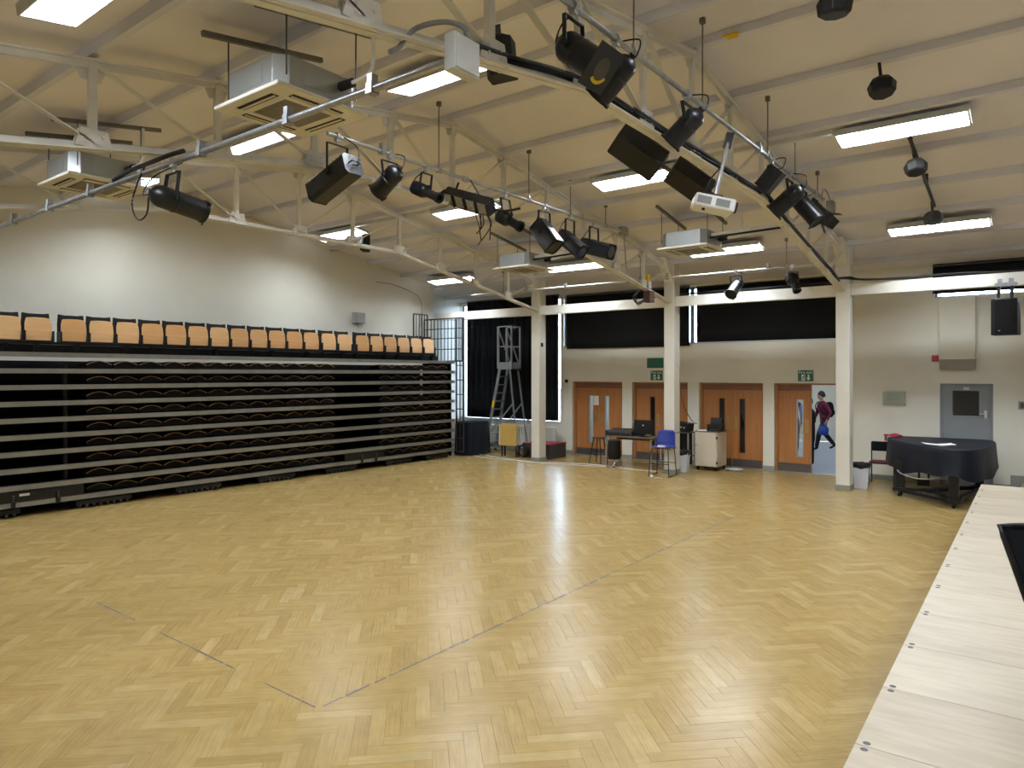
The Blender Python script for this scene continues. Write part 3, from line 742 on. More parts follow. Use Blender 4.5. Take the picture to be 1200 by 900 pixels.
# folded seats between the tiers: the bowed ply edge shows above the dark shell
def folded_seat():
    hw = 0.205; n = 10
    m = MB(); top, bot = [], []
    outl = []
    for i in range(n+1):
        u = -1+2*i/n; z = 0.052*(1-u*u)+0.012*(1-abs(u)); outl.append((u*hw, z))
    o = [V((0, y, z)) for y, z in outl]+[V((0, hw, -0.05)), V((0, -hw, -0.05))]
    m.prism(o, (-0.34, 0, 0), (0.0, 0, 0))
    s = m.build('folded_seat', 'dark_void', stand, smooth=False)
    e = MB(); pts_o = [(y, z) for y, z in outl]; pts_i = [(y*0.97, z-0.011) for y, z in outl]
    ring = [V((0, y, z)) for y, z in pts_o]+[V((0, y, z)) for y, z in reversed(pts_i)]
    e.prism(ring, (-0.02, 0, 0), (0.008, 0, 0)); e.build('ply_edge', 'ply_edge', s)
    return s
fs0 = folded_seat()
first = True
for i in range(9):
    z = ZT[i]+0.115
    ys = [5.03+0.437*(k+0.5) for k in range(12)]+[11.62+0.408*(k+0.5) for k in range(6)]
    for y in ys:
        loc = S((BX-0.13, y, z))
        if first: fs0.location = loc; first = False
        else: copy_part(fs0, stand, loc)
# top row: tip-up seats on a raised beam
SX = -13.15
m = MB(); sbb(m, SX-0.10, SX+0.03, BY0+0.2, 13.72, 2.755, 2.80); m.build('seat_beam', 'black_metal', stand)
m = MB(); sbb(m, SX-0.28, SX-0.26, BY0+0.2, 14.1, 2.60, 2.76); m.build('riser_board', 'black_satin', stand)
for k, y in enumerate([2.0+0.0*0, 2.9, 3.9, 4.35, 4.95, 5.75, 6.2, 7.0, 7.45, 8.25, 8.7, 9.6, 10.0, 10.6, 11.0, 11.9, 12.35, 13.2, 13.6]):
    m = MB(); sbb(m, SX-0.08, SX+0.02, y-0.03, y+0.03, 2.605, 2.757); m.prism([S((SX+0.02, y, 2.757)), S((SX+0.06, y, 2.757)), S((SX+0.02, y, 2.62))], (0, -0.025, 0), (0, 0.025, 0)); m.build('seat_post', 'black_metal', stand)
def tip_seat():
    root = bpy.data.objects.new('tip_up_seat', None); C.objects.link(root); root.parent = stand
    # origin: bottom centre of the folded seat, on the beam
    hw = 0.195
    # ply seat pan, folded up: barrel shaped outline, slightly leaning back
    out = [(-hw*0.90, 0.02), (hw*0.90, 0.02), (hw*0.98, 0.12), (hw, 0.22), (hw*0.97, 0.31), (hw*0.86, 0.385), (hw*0.3, 0.395), (-hw*0.3, 0.395), (-hw*0.86, 0.385), (-hw*0.97, 0.31), (-hw, 0.22), (-hw*0.98, 0.12)]
    def lean(y, z, x=0): return V((x-0.10*z, y, z))
    m = MB(); m.prism([lean(y, z) for y, z in out], (0.0, 0, 0), (0.022, 0, 0)); m.build('seat_pan', 'seat_ply', root, bevel=0.004)
    # black shell of the backrest behind
    b = [(-0.215, 0.06), (0.215, 0.06), (0.212, 0.30), (0.195, 0.475), (0.10, 0.462), (-0.10, 0.462), (-0.195, 0.475), (-0.212, 0.30)]
    m = MB(); m.prism([lean(y, z, -0.085) for y, z in b], (-0.025, 0, 0), (0, 0, 0)); m.build('backrest', 'black_plastic', root, bevel=0.006)
    for sy in (-1, 1):
        m = MB(); m.bb(-0.13, 0.045, sy*0.205-0.013, sy*0.205+0.013, 0.0, 0.175); m.build('side_bracket', 'black_metal', root, bevel=0.004)
    m = MB(); m.bb(-0.02, 0.03, -hw, hw, 0.0, 0.018); m.build('hinge_bar', 'black_metal', root)
    return root
ts0 = tip_seat(); first = True
ys = [4.365-0.44*k for k in range(6)]+[4.89+0.4385*k for k in range(12)]+[10.19, 10.645]+[11.19+0.452*k for k in range(6)]
for y in ys:
    loc = S((SX+0.02, y, 2.80))
    if first: ts0.location = loc; first = False
    else: copy_part(ts0, stand, loc)
# guard rails at the end of the stand
def guard(y0, y1, x0, x1, z0, z1, nb, hr=()):
    m = MB(); p0, p1 = V((x0, y0, 0)), V((x1, y1, 0)); z_ = V((0, 0, 1))
    g = MB()
    for z in (z0, z1): g.bar(S(p0+z_*z), S(p1+z_*z), 0.03, 0.035)
    for p in (p0, p1): g.bar(S(p+z_*z0), S(p+z_*z1), 0.035, 0.03, up=V((0, 1, 0)))
    gr = g.build('guard_rail', 'dark_grey_metal', stand)
    for k in range(1, nb): p = p0.lerp(p1, k/nb); MB().bar(S(p+z_*z0), S(p+z_*z1), 0.018, 0.018, up=V((0, 1, 0))).build('rail_bar', 'dark_grey_metal', gr)
    for z in hr: MB().bar(S(p0+z_*z), S(p1+z_*z), 0.018, 0.022).build('cross_bar', 'dark_grey_metal', gr)
guard(14.32, 14.32, -14.15, -12.72, 2.62, 3.80, 11, (2.95, 3.25, 3.52))
guard(13.72, 14.26, -13.98, -13.98, 2.62, 3.93, 5)
guard(14.38, 14.38, -12.98, -12.72, 0.12, 3.80, 2, (0.5, 0.9, 1.3, 1.7, 2.1, 2.5))

# sensor box and cable on the wall behind the stand
b = thing('wall_speaker_box', 'small grey box fixed to the left wall above the tip-up seats', 'wall box', (XL, 11.95, 3.58))
MB().bb(0, 0.14, -0.16, 0.16, 0, 0.27).build('case', 'grey_box', b, bevel=0.01)
MB().bb(0.14, 0.146, -0.13, 0.13, 0.03, 0.24).build('front_cover', 'grey_box', b)
MB().tube(smooth_path([(0.03, 0, 0), (0.02, 0.01, -0.15), (0.015, -0.02, -0.6)]), 0.008).build('lead', 'cable_white', b)
b = thing('wall_cable', 'thin cable drooping down the left wall beside the guard rail', 'cable', (XL+0.012, 13.2, 4.55))
MB().tube(smooth_path([(0, -0.6, 0.17), (0, 0.0, 0.16), (0, 0.7, 0.02), (0, 1.0, -0.12), (0, 1.1, -0.4), (0, 1.05, -0.95)]), 0.009).build('lead', 'conduit_grey', b)

# ================================================================ STAGE DECKS
SEAM = [-0.95, -0.21, 0.53, 1.27, 2.0, 2.73, 3.46, 4.18, 4.91, 5.64, 6.40, 7.15, 7.89, 8.62, 9.35, 10.07, 10.77, 11.43, 12.08, 12.72]
SZ = 0.60; ang = math.radians(0.75)
ordn = ['at the far end of the stage beside the piano']
nth = ['second', 'third', 'fourth', 'fifth', 'sixth', 'seventh', 'eighth', 'ninth', 'tenth', 'eleventh', 'twelfth', 'thirteenth', 'fourteenth', 'fifteenth', 'sixteenth', 'seventeenth', 'eighteenth', 'nineteenth']
cols = [('front edge', -0.70, 0.52), ('middle row', 0.52, 1.74), ('back row', 1.74, 2.96)]
deckmesh = {}
for ci, (cn, xa, xb) in enumerate(cols):
    for k in range(len(SEAM)-1):
        y0, y1 = SEAM[k], SEAM[k+1]
        idx = len(SEAM)-2-k
        lab = ('pale plywood stage deck at the %s, %s from the piano end' % (cn, nth[idx-1])) if idx else 'pale plywood stage deck at the %s, first at the piano end' % cn
        t = thing('stage_deck', lab, 'stage deck', ((xa+xb)/2-0.0131*((y0+y1)/2-3.5), (y0+y1)/2, 0), ang, 'plywood stage decks')
        l, w = xb-xa, y1-y0; key = (round(l, 3), round(w, 3))
        if key not in deckmesh:
            deckmesh[key] = t
            MB().bb(-l/2+0.002, l/2-0.002, -w/2+0.002, w/2-0.002, SZ-0.02, SZ).build('deck_board', 'stage_ply', t, bevel=0.0015)
            m = MB(); h0, h1 = SZ-0.11, SZ-0.0205
            m.bb(-l/2+0.003, l/2-0.003, -w/2+0.004, -w/2+0.04, h0, h1); m.bb(-l/2+0.003, l/2-0.003, w/2-0.04, w/2-0.004, h0, h1); m.bb(-l/2+0.003, -l/2+0.04, -w/2+0.04, w/2-0.04, h0, h1); m.bb(l/2-0.04, l/2-0.003, -w/2+0.04, w/2-0.04, h0, h1)
            m.build('deck_frame', 'aluminium', t)
            for sx in (-1, 1):
                for sy in (-1, 1):
                    MB().cyl((sx*(l/2-0.06), sy*(w/2-0.06), 0.0), (sx*(l/2-0.06), sy*(w/2-0.06), h0), 0.022, n=10).build('leg', 'aluminium', t)
                    MB().lathe((sx*(l/2-0.045), sy*(w/2-0.032), SZ-0.004), (0, 0, 1), [(0, 0.0165), (0.0046, 0.0165)], n=16).build('corner_bolt', 'dark_grey_metal', t)
        else:
            for ch in deckmesh[key].children: copy_part(ch, t)

# ================================================================ CEILING GEAR
# ceiling cassette air conditioners hung on rods from channels
def cassette(x, y, z, label, pipe_dir=1, run=0):
    t = thing('air_conditioner', label, 'air conditioner', (x, y, z), 0, 'suspended ceiling cassette units')
    m = MB(); m.prism([V((sx*0.475*k, sy*0.475*k, zz)) for sx, sy, k, zz in ()] or [V((-0.475, -0.475, 0)), V((0.475, -0.475, 0)), V((0.475, 0.475, 0)), V((-0.475, 0.475, 0))], (0, 0, 0), (0, 0, 0.035)); m.build('fascia_panel', 'ac_panel', t, bevel=0.01)
    c = 0.10; b = 0.42
    oc = [V((-b+c, -b, 0)), V((b-c, -b, 0)), V((b, -b+c, 0)), V((b, b-c, 0)), V((b-c, b, 0)), V((-b+c, b, 0)), V((-b, b-c, 0)), V((-b, -b+c, 0))]
    m = MB(); m.prism(oc, (0, 0, 0.036), (0, 0, 0.30)); bd = m.build('body', 'ac_body', t, bevel=0.006)
    for sx, sy, w, d in ((0, -1, 0.36, 0.004), (1, 0, 0.004, 0.36), (-1, 0, 0.004, 0.36)):
        MB().box((sx*(b+0.002), sy*(b+0.002), 0.17), (max(w, 0.004), max(d, 0.004), 0.15)).build('access_cover', 'ac_body', t)
    m = MB()
    for k in range(15): m.box((-0.21+0.03*k, 0, -0.004), (0.016, 0.46, 0.008))
    g = MB().box((0, 0, -0.0015), (0.48, 0.48, 0.003)).build('intake_grille', 'ac_grille', t); s_ = m.build('grille_ribs', 'ac_grille', g); s_['kind'] = 'stuff'
    for a in range(4):
        ca, sa = [(1, 0), (0, 1), (-1, 0), (0, -1)][a]
        MB().box((ca*0.35, sa*0.35, -0.001), (0.07 if ca else 0.52, 0.07 if sa else 0.52, 0.006)).build('air_slot', 'slot_dark', t)
        MB().box((ca*0.345, sa*0.345, -0.006), (0.022 if ca else 0.50, 0.022 if sa else 0.50, 0.006)).build('louvre', 'ac_panel', t)
    for sx in (-0.40, 0.40):
        m = MB()
        zt0, zt1 = zc(y-0.62)-z-0.12, zc(y+0.62)-z-0.12
        m.bar((sx, -0.62, zt0), (sx, 0.62, zt1), 0.045, 0.045); m.build('channel', 'channel_grey', t)
        for sy in (-0.36, 0.36): MB().cyl((sx*1.08, sy, 0.12), (sx*1.08, sy, zc(y+sy)-z-0.10), 0.007, n=6).build('hanger_rod', 'dark_grey_metal', t)
    m = MB(); m.cyl((b*pipe_dir*0.98, 0.2, 0.2), (b*pipe_dir+pipe_dir*0.16, 0.2, 0.2), 0.04, n=10); m.build('pipe_lagging', 'black_plastic', t)
    m = MB(); m.tube(smooth_path([(b*pipe_dir+pipe_dir*0.15, 0.2, 0.2), (b*pipe_dir+pipe_dir*0.34, 0.2, 0.21), (b*pipe_dir+pipe_dir*0.42, 0.2, 0.3), (b*pipe_dir+pipe_dir*0.42, 0.2, 0.62)]), 0.018); m.build('drain_pipe', 'white_plastic', t)
    if run:
        MB().cyl((b*0.98, -0.15, 0.22), (b+run, -0.15, 0.26), 0.03, n=10).build('supply_pipe', 'white_plastic', t)
        MB().cyl((b*0.98, -0.22, 0.16), (b+run, -0.20, 0.19), 0.018, n=8).build('lagged_pipe', 'black_plastic', t)
    return t
cassette(-5.36, 3.76, 4.59, 'grey and cream ceiling cassette air conditioner hung above the silver lighting bar')
cassette(-9.46, 3.76, 4.59, 'ceiling cassette air conditioner hung beyond the middle truss on the seating side')
cassette(-5.15, 12.08, 4.50, 'ceiling cassette air conditioner beside the projector, near the door wall', run=1.42)
cassette(-8.98, 12.10, 4.50, 'ceiling cassette air conditioner under a fluorescent fitting near the ladder column', run=1.2)

# lighting bars
def lighting_bar(label, p0, p1, rods, clamps, r=0.025, m_='galvanised', boxes=()):
    p0, p1 = V(p0), V(p1); t = thing('lighting_bar', label, 'lighting bar', p0, 0, 'steel tube lighting bars'); d = (p1-p0)
    MB().cyl((0, 0, 0), d, r, n=14).build('tube', m_, t, smooth=True)
    dn = d.normalized()
    for f, zt in rods:
        q = d*f; MB().cyl(q, (q.x, q.y, zt-p0.z), 0.008, n=8).build('hanger_rod', 'channel_grey', t)
        m = MB(); m.cyl(q-dn*0.03, q+dn*0.03, r+0.012, n=12); m.box(q+V((0, 0, 0.05)), (0.03, 0.03, 0.06)); m.build('hanger_clamp', 'galvanised', t)
        MB().box((q.x, q.y, zt-p0.z-0.03), (0.05, 0.05, 0.06)).build('ceiling_cleat', 'channel_grey', t)
    for f in clamps:
        q = d*f; s, u, _ = frame_of(dn)
        m = MB(); m.bar(q-dn*0.03, q+dn*0.03, 0.075, 0.075); m.bar(q+u*0.03, q+u*0.10, 0.06, 0.05, up=dn); m.build('girder_clamp', 'galvanised', t)
    return t
barA = lighting_bar('bright silver lighting bar clamped under the trusses near the seating stand end', (-2.95, 3.3, 4.27), (-13.9, 3.3, 4.27), [], [f for f in (0.075, 0.165, 0.285, 0.50, 0.605, 0.715)], r=0.027)
rB = lambda ys, y0, y1: [((y-y0)/(y1-y0), zc(y)-0.0) for y in ys]
barB = lighting_bar('lighting bar hung beside the middle truss, carrying the row of dark spotlights', (-6.5, 5.02, 5.0), (-6.5, 11.9, 5.0), rB((6.85, 8.9, 10.1, 11.3), 5.02, 11.9), (0.12,), m_='aluminium')
barC = lighting_bar('lighting bar hung beside the stage-side truss, carrying the black par cans', (-2.83, 4.0, 5.02), (-2.83, 11.75, 5.02), rB((5.4, 6.9, 9.0, 10.2, 11.4), 4.0, 11.75), (0.60,))
barD = lighting_bar('thin pale lighting bar running along the tops of the columns', (-12.1, 14.0, 4.34), (-3.15, 14.0, 4.34), [(0.12, 4.9), (0.55, 4.9), (0.9, 4.9)], (0.2, 0.33, 0.62, 0.86), r=0.017, m_='steel_paint')
t = thing('junction_box', 'large pale grey metal junction box at the end of the silver lighting bar', 'junction box', (-2.93, 3.3, 4.1))
MB().box((0, 0, 0.16), (0.09, 0.24, 0.23)).build('case', 'light_grey', t, bevel=0.006)
MB().box((0.048, 0, 0.16), (0.008, 0.22, 0.21)).build('cover', 'light_grey', t, bevel=0.003)
MB().tube(smooth_path([(0, 0.05, 0.30), (-0.02, 0.03, 0.37), (-0.12, -0.05, 0.40), (-0.24, -0.18, 0.34), (-0.27, -0.28, 0.20), (-0.27, -0.36, 0.14)]), 0.017, n=10).build('flexible_conduit', 'conduit_grey', t, smooth='all')
t = thing('junction_box', 'small grey junction box at the door end of the middle lighting bar', 'junction box', (-6.5, 11.98, 4.98))
MB().box((0, 0, 0.03), (0.10, 0.22, 0.16)).build('case', 'grey_box', t, bevel=0.006)
MB().tube(smooth_path([(0, 0.02, -0.05), (0.01, 0.05, -0.35), (0.0, 0.12, -0.65), (0.0, 0.3, -0.82)]), 0.012).build('lead', 'conduit_grey', t)
t = thing('junction_box', 'small grey junction box hung at the door end of the stage-side bar', 'junction box', (-2.83, 11.95, 4.90))
MB().box((0.05, 0.05, 0.04), (0.10, 0.20, 0.18)).build('case', 'grey_box', t, bevel=0.006)
MB().tube(smooth_path([(0.05, 0.0, 0.13), (0.02, -0.05, 0.26), (0, -0.2, 0.28), (0, -0.32, 0.13)]), 0.01).build('lead', 'grey_box', t)

# stage lanterns -------------------------------------------------
def hang(t, rel, pivot, side, half, d):
    """yoke from both sides of the lantern up to a hook clamp on the bar (rel = bar centre)"""
    top = rel-V((0, 0, 0.10)); m = MB(); sd = side
    for s_ in (-1, 1):
        a = pivot+sd*s_*half; b = top+sd*s_*half*0.92
        m.bar(a, b, 0.007, 0.035, up=d)
        m.cyl(a-sd*s_*0.012, a+sd*s_*0.02, 0.018, n=8)
    m.bar(top-sd*half*0.95, top+sd*half*0.95, 0.035, 0.008); m.build('yoke', 'black_metal', t)
    c = MB(); c.cyl(top, rel-V((0, 0, 0.03)), 0.010, n=8); c.box(rel-V((0, 0, 0.045)), (0.05, 0.05, 0.03)); c.lathe(rel-V((0, 0.02, 0)), (0, 1, 0), [(0, 0.044), (0.04, 0.044)], n=12); c.build('hook_clamp', 'aluminium', t)
def lantern(kind, label, bar, back, front, R, cat='stage light', grp='stage lanterns on the lighting bars', extra=()):
    bar, back, front = V(bar), V(back), V(front)
    t = thing({'par': 'par_can', 'profile': 'profile_spot', 'box': 'flood_lantern', 'fresnel': 'fresnel_lantern'}[kind], label, cat, bar, 0, grp)
    b, f = back-bar, front-bar; d = (f-b).normalized(); L = (f-b).length; side, up, _ = frame_of(d)
    if kind == 'par':
        MB().lathe(b, d, [(-0.02, R*0.22), (0, R*0.55), (L*0.05, R*0.8), (L*0.12, R*0.96), (L*0.16, R), (L*0.40, R), (L*0.41, R*1.05), (L*0.44, R*1.05), (L*0.45, R), (L*0.96, R), (L*0.965, R*1.07), (L, R*1.07), (L, R*0.95), (L*0.75, R*0.93), (L*0.6, R*0.3)], n=24).build('can', 'black_satin', t, smooth=True)
        MB().lathe(b+d*L*0.55, d, [(0, R*0.55), (0.01, R*0.9)], n=20).build('lamp', 'lens_dark', t)
        m = MB()
        for a in range(3):
            an = 2*PI*a/3+0.5; q = side*math.cos(an)+up*math.sin(an)
            MB().bar(f+q*R*1.0, f+q*R*1.28, 0.025, 0.02, up=d).build('gel_clip', 'black_metal', t)
        m = MB(); n = 20; ring = []
        m.lathe(f-d*0.004, d, [(0, R*1.12), (0.012, R*1.12), (0.012, R*0.92), (0, R*0.92)], n=24); m.build('gel_frame', 'black_metal', t)
        piv = b+d*L*0.33
        m = MB(); m.cyl(b-d*0.04, b+d*0.02, R*0.3, n=12); m.build('lamp_holder', 'black_metal', t)
        hang(t, V((0, 0, 0)), piv, side, R+0.02, d)
    elif kind == 'profile':
        lh = L*0.42
        MB().lathe(b, d, [(0, R*0.7), (0.02, R*0.95), (lh, R*0.95), (lh+0.03, R*0.72)], n=16, sq=0.55).build('lamp_house', 'black_satin', t, smooth=True)
        m = MB()
        for k in range(5): m.lathe(b+d*(0.05+k*lh/6.5), d, [(0, R*1.06), (0.008, R*1.06)], n=16, sq=0.55)
        fn = m.build('cooling_fins', 'black_metal', t); fn['kind'] = 'stuff'
        MB().lathe(b+d*lh, d, [(0, R*0.66), (L-lh-0.05, R*0.66), (L-lh-0.05, R*0.82), (L-lh, R*0.82), (L-lh, R*0.6), (L-lh-0.06, R*0.55)], n=20).build('lens_tube', 'black_satin', t, smooth=True)
        MB().lathe(f-d*0.05, d, [(0, R*0.3), (0.01, R*0.56)], n=18).build('lens', 'lens_dark', t)
        MB().box(b+d*(lh+0.05)+up*R*0.8, (0.03, 0.03, 0.06)).build('shutter_handle', 'black_metal', t)
        hang(t, V((0, 0, 0)), b+d*L*0.42, side, R+0.02, d)
    else:
        # boxy lantern with chamfered edges
        hw, hh = R, R*0.95; c = R*0.3
        def ring(o, k=1.0):
            w, h, cc = hw*k, hh*k, c*k
            return [o+side*a+up*bq for a, bq in ((-w+cc, -h), (w-cc, -h), (w, -h+cc), (w, h-cc), (w-cc, h), (-w+cc, h), (-w, h-cc), (-w, -h+cc))]
        m = MB(); m.prism(ring(b), d*0, d*(L*0.97)); m.build('body', 'black_satin' if kind == 'box' else 'black_metal', t, bevel=0.004)
        m = MB()
        r0, r1 = ring(f-d*0.02, 1.04), ring(f+d*0.0, 1.04); m.add(r0+r1, [(i, (i+1) % 8, 8+(i+1) % 8, 8+i) for i in range(8)]+[tuple(range(8))]); m.build('front_frame', 'black_metal', t)
        MB().lathe(f-d*0.018, d, [(0, R*0.5), (0.012, R*0.75)], n=18).build('lens', 'lens_dark', t)
        m = MB()
        for k in range(4): m.bar(b+d*(L*(0.12+0.09*k))+up*(hh+0.004)-side*hw*0.7, b+d*(L*(0.12+0.09*k))+up*(hh+0.004)+side*hw*0.7, 0.012, 0.010)
        mm = m.build('vent_ribs', 'black_metal', t); mm['kind'] = 'stuff'
        if 'handle' in extra:
            m = MB(); m.tube([b+d*0.02+side*R*0.5+up*0, b-d*0.06+side*R*0.45, b-d*0.06-side*R*0.45, b+d*0.02-side*R*0.5], 0.008); m.build('rear_handle', 'black_metal', t)
        if 'silver' in extra:
            m = MB(); m.prism([b+d*L*0.42-side*hw*0.55, b+d*L*0.42+side*hw*0.55, b+d*L*0.98+side*hw*0.65, b+d*L*0.98-side*hw*0.65], up*(hh+0.001), up*(hh+0.01)); m.build('silver_plate', 'aluminium', t)
        if 'barn' in extra:
            for q, sgn, al in ((up, 1, side), (up, -1, side), (side, 1, up), (side, -1, up)):
                p0 = f+q*sgn*R*0.9; p1 = p0+(d*0.9+q*sgn*0.55).normalized()*R*1.25
                m = MB(); m.prism([p0-al*R*0.85, p0+al*R*0.85, p1+al*R*0.7, p1-al*R*0.7], d*0, d*0.004); m.build('barn_door', 'black_metal', t)
        hang(t, V((0, 0, 0)), b+d*L*0.4, side, R+0.02, d)
    # tail of cable looping back to the bar
    pts = smooth_path([b, b-d*0.08-V((0, 0, 0.04)), b*0.6-d*0.12+V((0.02, 0.05, 0.0)), V((0.0, 0.09, 0.02))])
    MB().tube(pts, 0.007, n=6).build('tail_cable', 'black_plastic', t, smooth='all')
    return t
Z0 = 5.0
lantern('box', 'big square black profile lantern at the seating end of the middle bar', (-6.5, 5.16, Z0), (-6.22, 5.16, 4.63), (-6.88, 5.16, 4.40), 0.135, extra=('handle',))
lantern('par', 'black par can next to the big square lantern on the middle bar', (-6.5, 5.96, Z0), (-6.34, 5.96, 4.78), (-6.70, 5.96, 4.56), 0.115)
lantern('profile', 'slim black profile spot beside the four-cell flood on the middle bar', (-6.5, 6.62, Z0), (-6.74, 6.62, 4.77), (-6.26, 6.62, 4.54), 0.085)
lantern('profile', 'short black profile spot beside the hanging tangle of cable on the middle bar', (-6.5, 8.29, Z0), (-6.62, 8.29, 4.68), (-6.20, 8.29, 4.44), 0.10)
lantern('box', 'boxy black lantern with a silver top plate on the middle bar', (-6.5, 9.32, Z0), (-6.62, 9.32, 4.70), (-6.30, 9.32, 4.30), 0.15, extra=('silver',))
lantern('box', 'boxy black lantern tilted steeply, next to the silver-topped one on the middle bar', (-6.5, 10.09, Z0), (-6.68, 10.09, 4.66), (-6.25, 10.09, 4.32), 0.125)
lantern('box', 'boxy black lantern lying almost level at the door end of the middle bar', (-6.5, 10.88, Z0), (-6.73, 10.88, 4.60), (-6.14, 10.88, 4.42), 0.14)
# four-cell flood batten
t = thing('flood_batten', 'long black flood batten with four open lamp cells on the middle bar', 'stage light', (-6.5, 7.38, Z0), 0, 'stage lanterns on the lighting bars')
b, f = V((-0.35, 0.0, -0.17)), V((0.48, 0.0, -0.47)); BU = V((0.05, 0.75, 0.65)); d = (f-b).normalized(); s_, u_, _ = frame_of(d, BU)
MB().bar(b, f, 0.20, 0.15, up=BU).build('trough', 'black_metal', t)
for k in range(4):
    c0 = b.lerp(f, (k+0.5)/4)
    MB().bar(c0-d*0.085-u_*0.078, c0+d*0.085-u_*0.078, 0.16, 0.006, up=BU).build('lamp_cell', 'reflector', t)
for k in range(5):
    c0 = b.lerp(f, k/4); MB().bar(c0-d*0.006-u_*0.085, c0+d*0.006-u_*0.085, 0.19, 0.05, up=BU).build('cell_divider', 'black_metal', t)
m = MB(); m.bar(b.lerp(f, 0.1)+u_*0.07, V((-0.12, 0, -0.03)), 0.03, 0.01); m.bar(b.lerp(f, 0.75)+u_*0.07, V((0.1, 0, -0.03)), 0.03, 0.01); m.bar(b.lerp(f, 0.1)+u_*0.16, b.lerp(f, 0.8)+u_*0.16, 0.02, 0.02); m.build('bracket', 'black_metal', t)
MB().lathe((0, -0.03, 0), (0, 1, 0), [(0, 0.045), (0.06, 0.045)], n=12).build('hook_clamp', 'aluminium', t)
t = thing('cable_tangle', 'tangle of loose cable tails hanging under the flood batten', 'cable', (-6.45, 7.7, 4.45))
rr = random.Random(5)
for k in range(6):
    x0 = rr.uniform(-0.1, 0.1); m = MB(); m.tube(smooth_path([(x0, rr.uniform(-.1, .1), 0.5-0.28), (x0+rr.uniform(-.06, .06), rr.uniform(-.06, .06), 0.1), (x0+rr.uniform(-.14, .14), rr.uniform(-.1, .1), -0.06), (x0*0.5+rr.uniform(-.1, .1), rr.uniform(-.1, .1), -rr.uniform(0.15, 0.34))]), 0.008, n=6)
    m.build('cable_tail', 'black_plastic', t, smooth='all')
m = MB(); m.tube(smooth_path([(-0.15, -0.2, 0.22), (0, 0, 0.24), (0.15, 0.25, 0.18), (0.3, 0.5, 0.24)]), 0.018); m.build('cable_bundle', 'black_plastic', t)

ZC_ = 5.02
big = lantern('par', 'largest black par can with an amber gel, on the stage-side bar', (-2.83, 4.44, ZC_), (-2.93, 4.44, 4.78), (-2.60, 4.44, 4.50), 0.115)
f = V((-2.60, 4.44, 4.50))-V((-2.83, 4.44, ZC_)); d = V((0.33, 0, -0.28)).normalized(); s_, u_, _ = frame_of(d)
m = MB(); m.prism([f+s_*a*0.16+u_*b*0.16 for a, b in ((-1, -1), (1, -1), (1, 1), (-1, 1))], d*0.012, d*0.018); m.build('colour_frame', 'black_metal', big)
m = MB(); n = 10; ring = [f+d*0.019+(s_*math.cos(PI*(1.15+0.55*i/n))+u_*math.sin(PI*(1.15+0.55*i/n)))*0.112 for i in range(n+1)]+[f+d*0.019+(s_*math.cos(PI*(1.15+0.55*i/n))+u_*math.sin(PI*(1.15+0.55*i/n)))*0.085 for i in range(n, -1, -1)]
m.prism(ring, d*0, d*0.002); m.build('yellow_sticker', 'yellow_plastic', big)
MB().lathe(f+d*0.0185, d, [(0, 0.08), (0.002, 0.08)], n=24).build('gel', 'gel_amber', big)
lantern('par', 'black par can pointing down beside the largest one on the stage-side bar', (-2.83, 5.09, ZC_), (-2.70, 5.09, 4.83), (-3.00, 5.09, 4.58), 0.105)
lantern('par', 'black par can with a thin steel band, between the cans and the projector pole', (-2.83, 6.51, ZC_), (-2.70, 6.51, 4.82), (-3.00, 6.51, 4.58), 0.105)
lantern('box', 'small square black lantern just beyond the projector pole on the stage-side bar', (-2.83, 9.15, ZC_), (-2.74, 9.15, 4.88), (-2.95, 9.15, 4.66), 0.11)
lantern('par', 'black par can between the small square lantern and the grey-bodied can', (-2.83, 9.93, ZC_), (-2.68, 9.93, 4.80), (-3.04, 9.93, 4.52), 0.12)
lantern('par', 'black par can with a steel rim, pointing towards the stage near the bar end', (-2.83, 10.64, ZC_), (-2.93, 10.64, 4.84), (-2.64, 10.64, 4.46), 0.12)
lantern('fresnel', 'black lantern with open barn doors at the door end of the stage-side bar', (-2.83, 11.25, ZC_), (-2.92, 11.25, 4.84), (-2.66, 11.25, 4.60), 0.11, extra=('barn',))
lantern('par', 'black par can with a long cable loop on the bright silver bar', (-6.58, 3.3, 4.27), (-6.58, 3.10, 3.94), (-6.58, 3.60, 3.86), 0.105)
lantern('par', 'black par can on the thin pale bar above the double doors', (-5.04, 14.0, 4.34), (-5.00, 14.12, 4.16), (-5.06, 13.78, 3.86), 0.11)
lantern('profile', 'black profile spot on the thin pale bar next to the stage-side column', (-3.94, 14.0, 4.34), (-3.98, 14.02, 4.18), (-3.80, 13.85, 3.84), 0.10)

# cable loop of the par can on the silver bar and dark leads lying along that bar
t = thing('bar_cable', 'black leads taped along the bright silver lighting bar', 'cable', (-6.9, 3.3, 4.30))
MB().tube(smooth_path([(0.55, -0.02, 0.03), (0.3, -0.03, 0.035), (-0.1, -0.02, 0.04), (-0.5, -0.03, 0.03), (-0.9, -0.02, 0.0)]), 0.022).build('lead_bundle', 'black_plastic', t)
MB().tube(smooth_path([(-0.25, 0.0, 0.03), (-0.28, -0.05, -0.12), (-0.30, -0.10, -0.35), (-0.18, -0.10, -0.52), (0.05, -0.12, -0.50), (0.22, -0.18, -0.34)]), 0.008).build('hanging_loop', 'black_plastic', t)

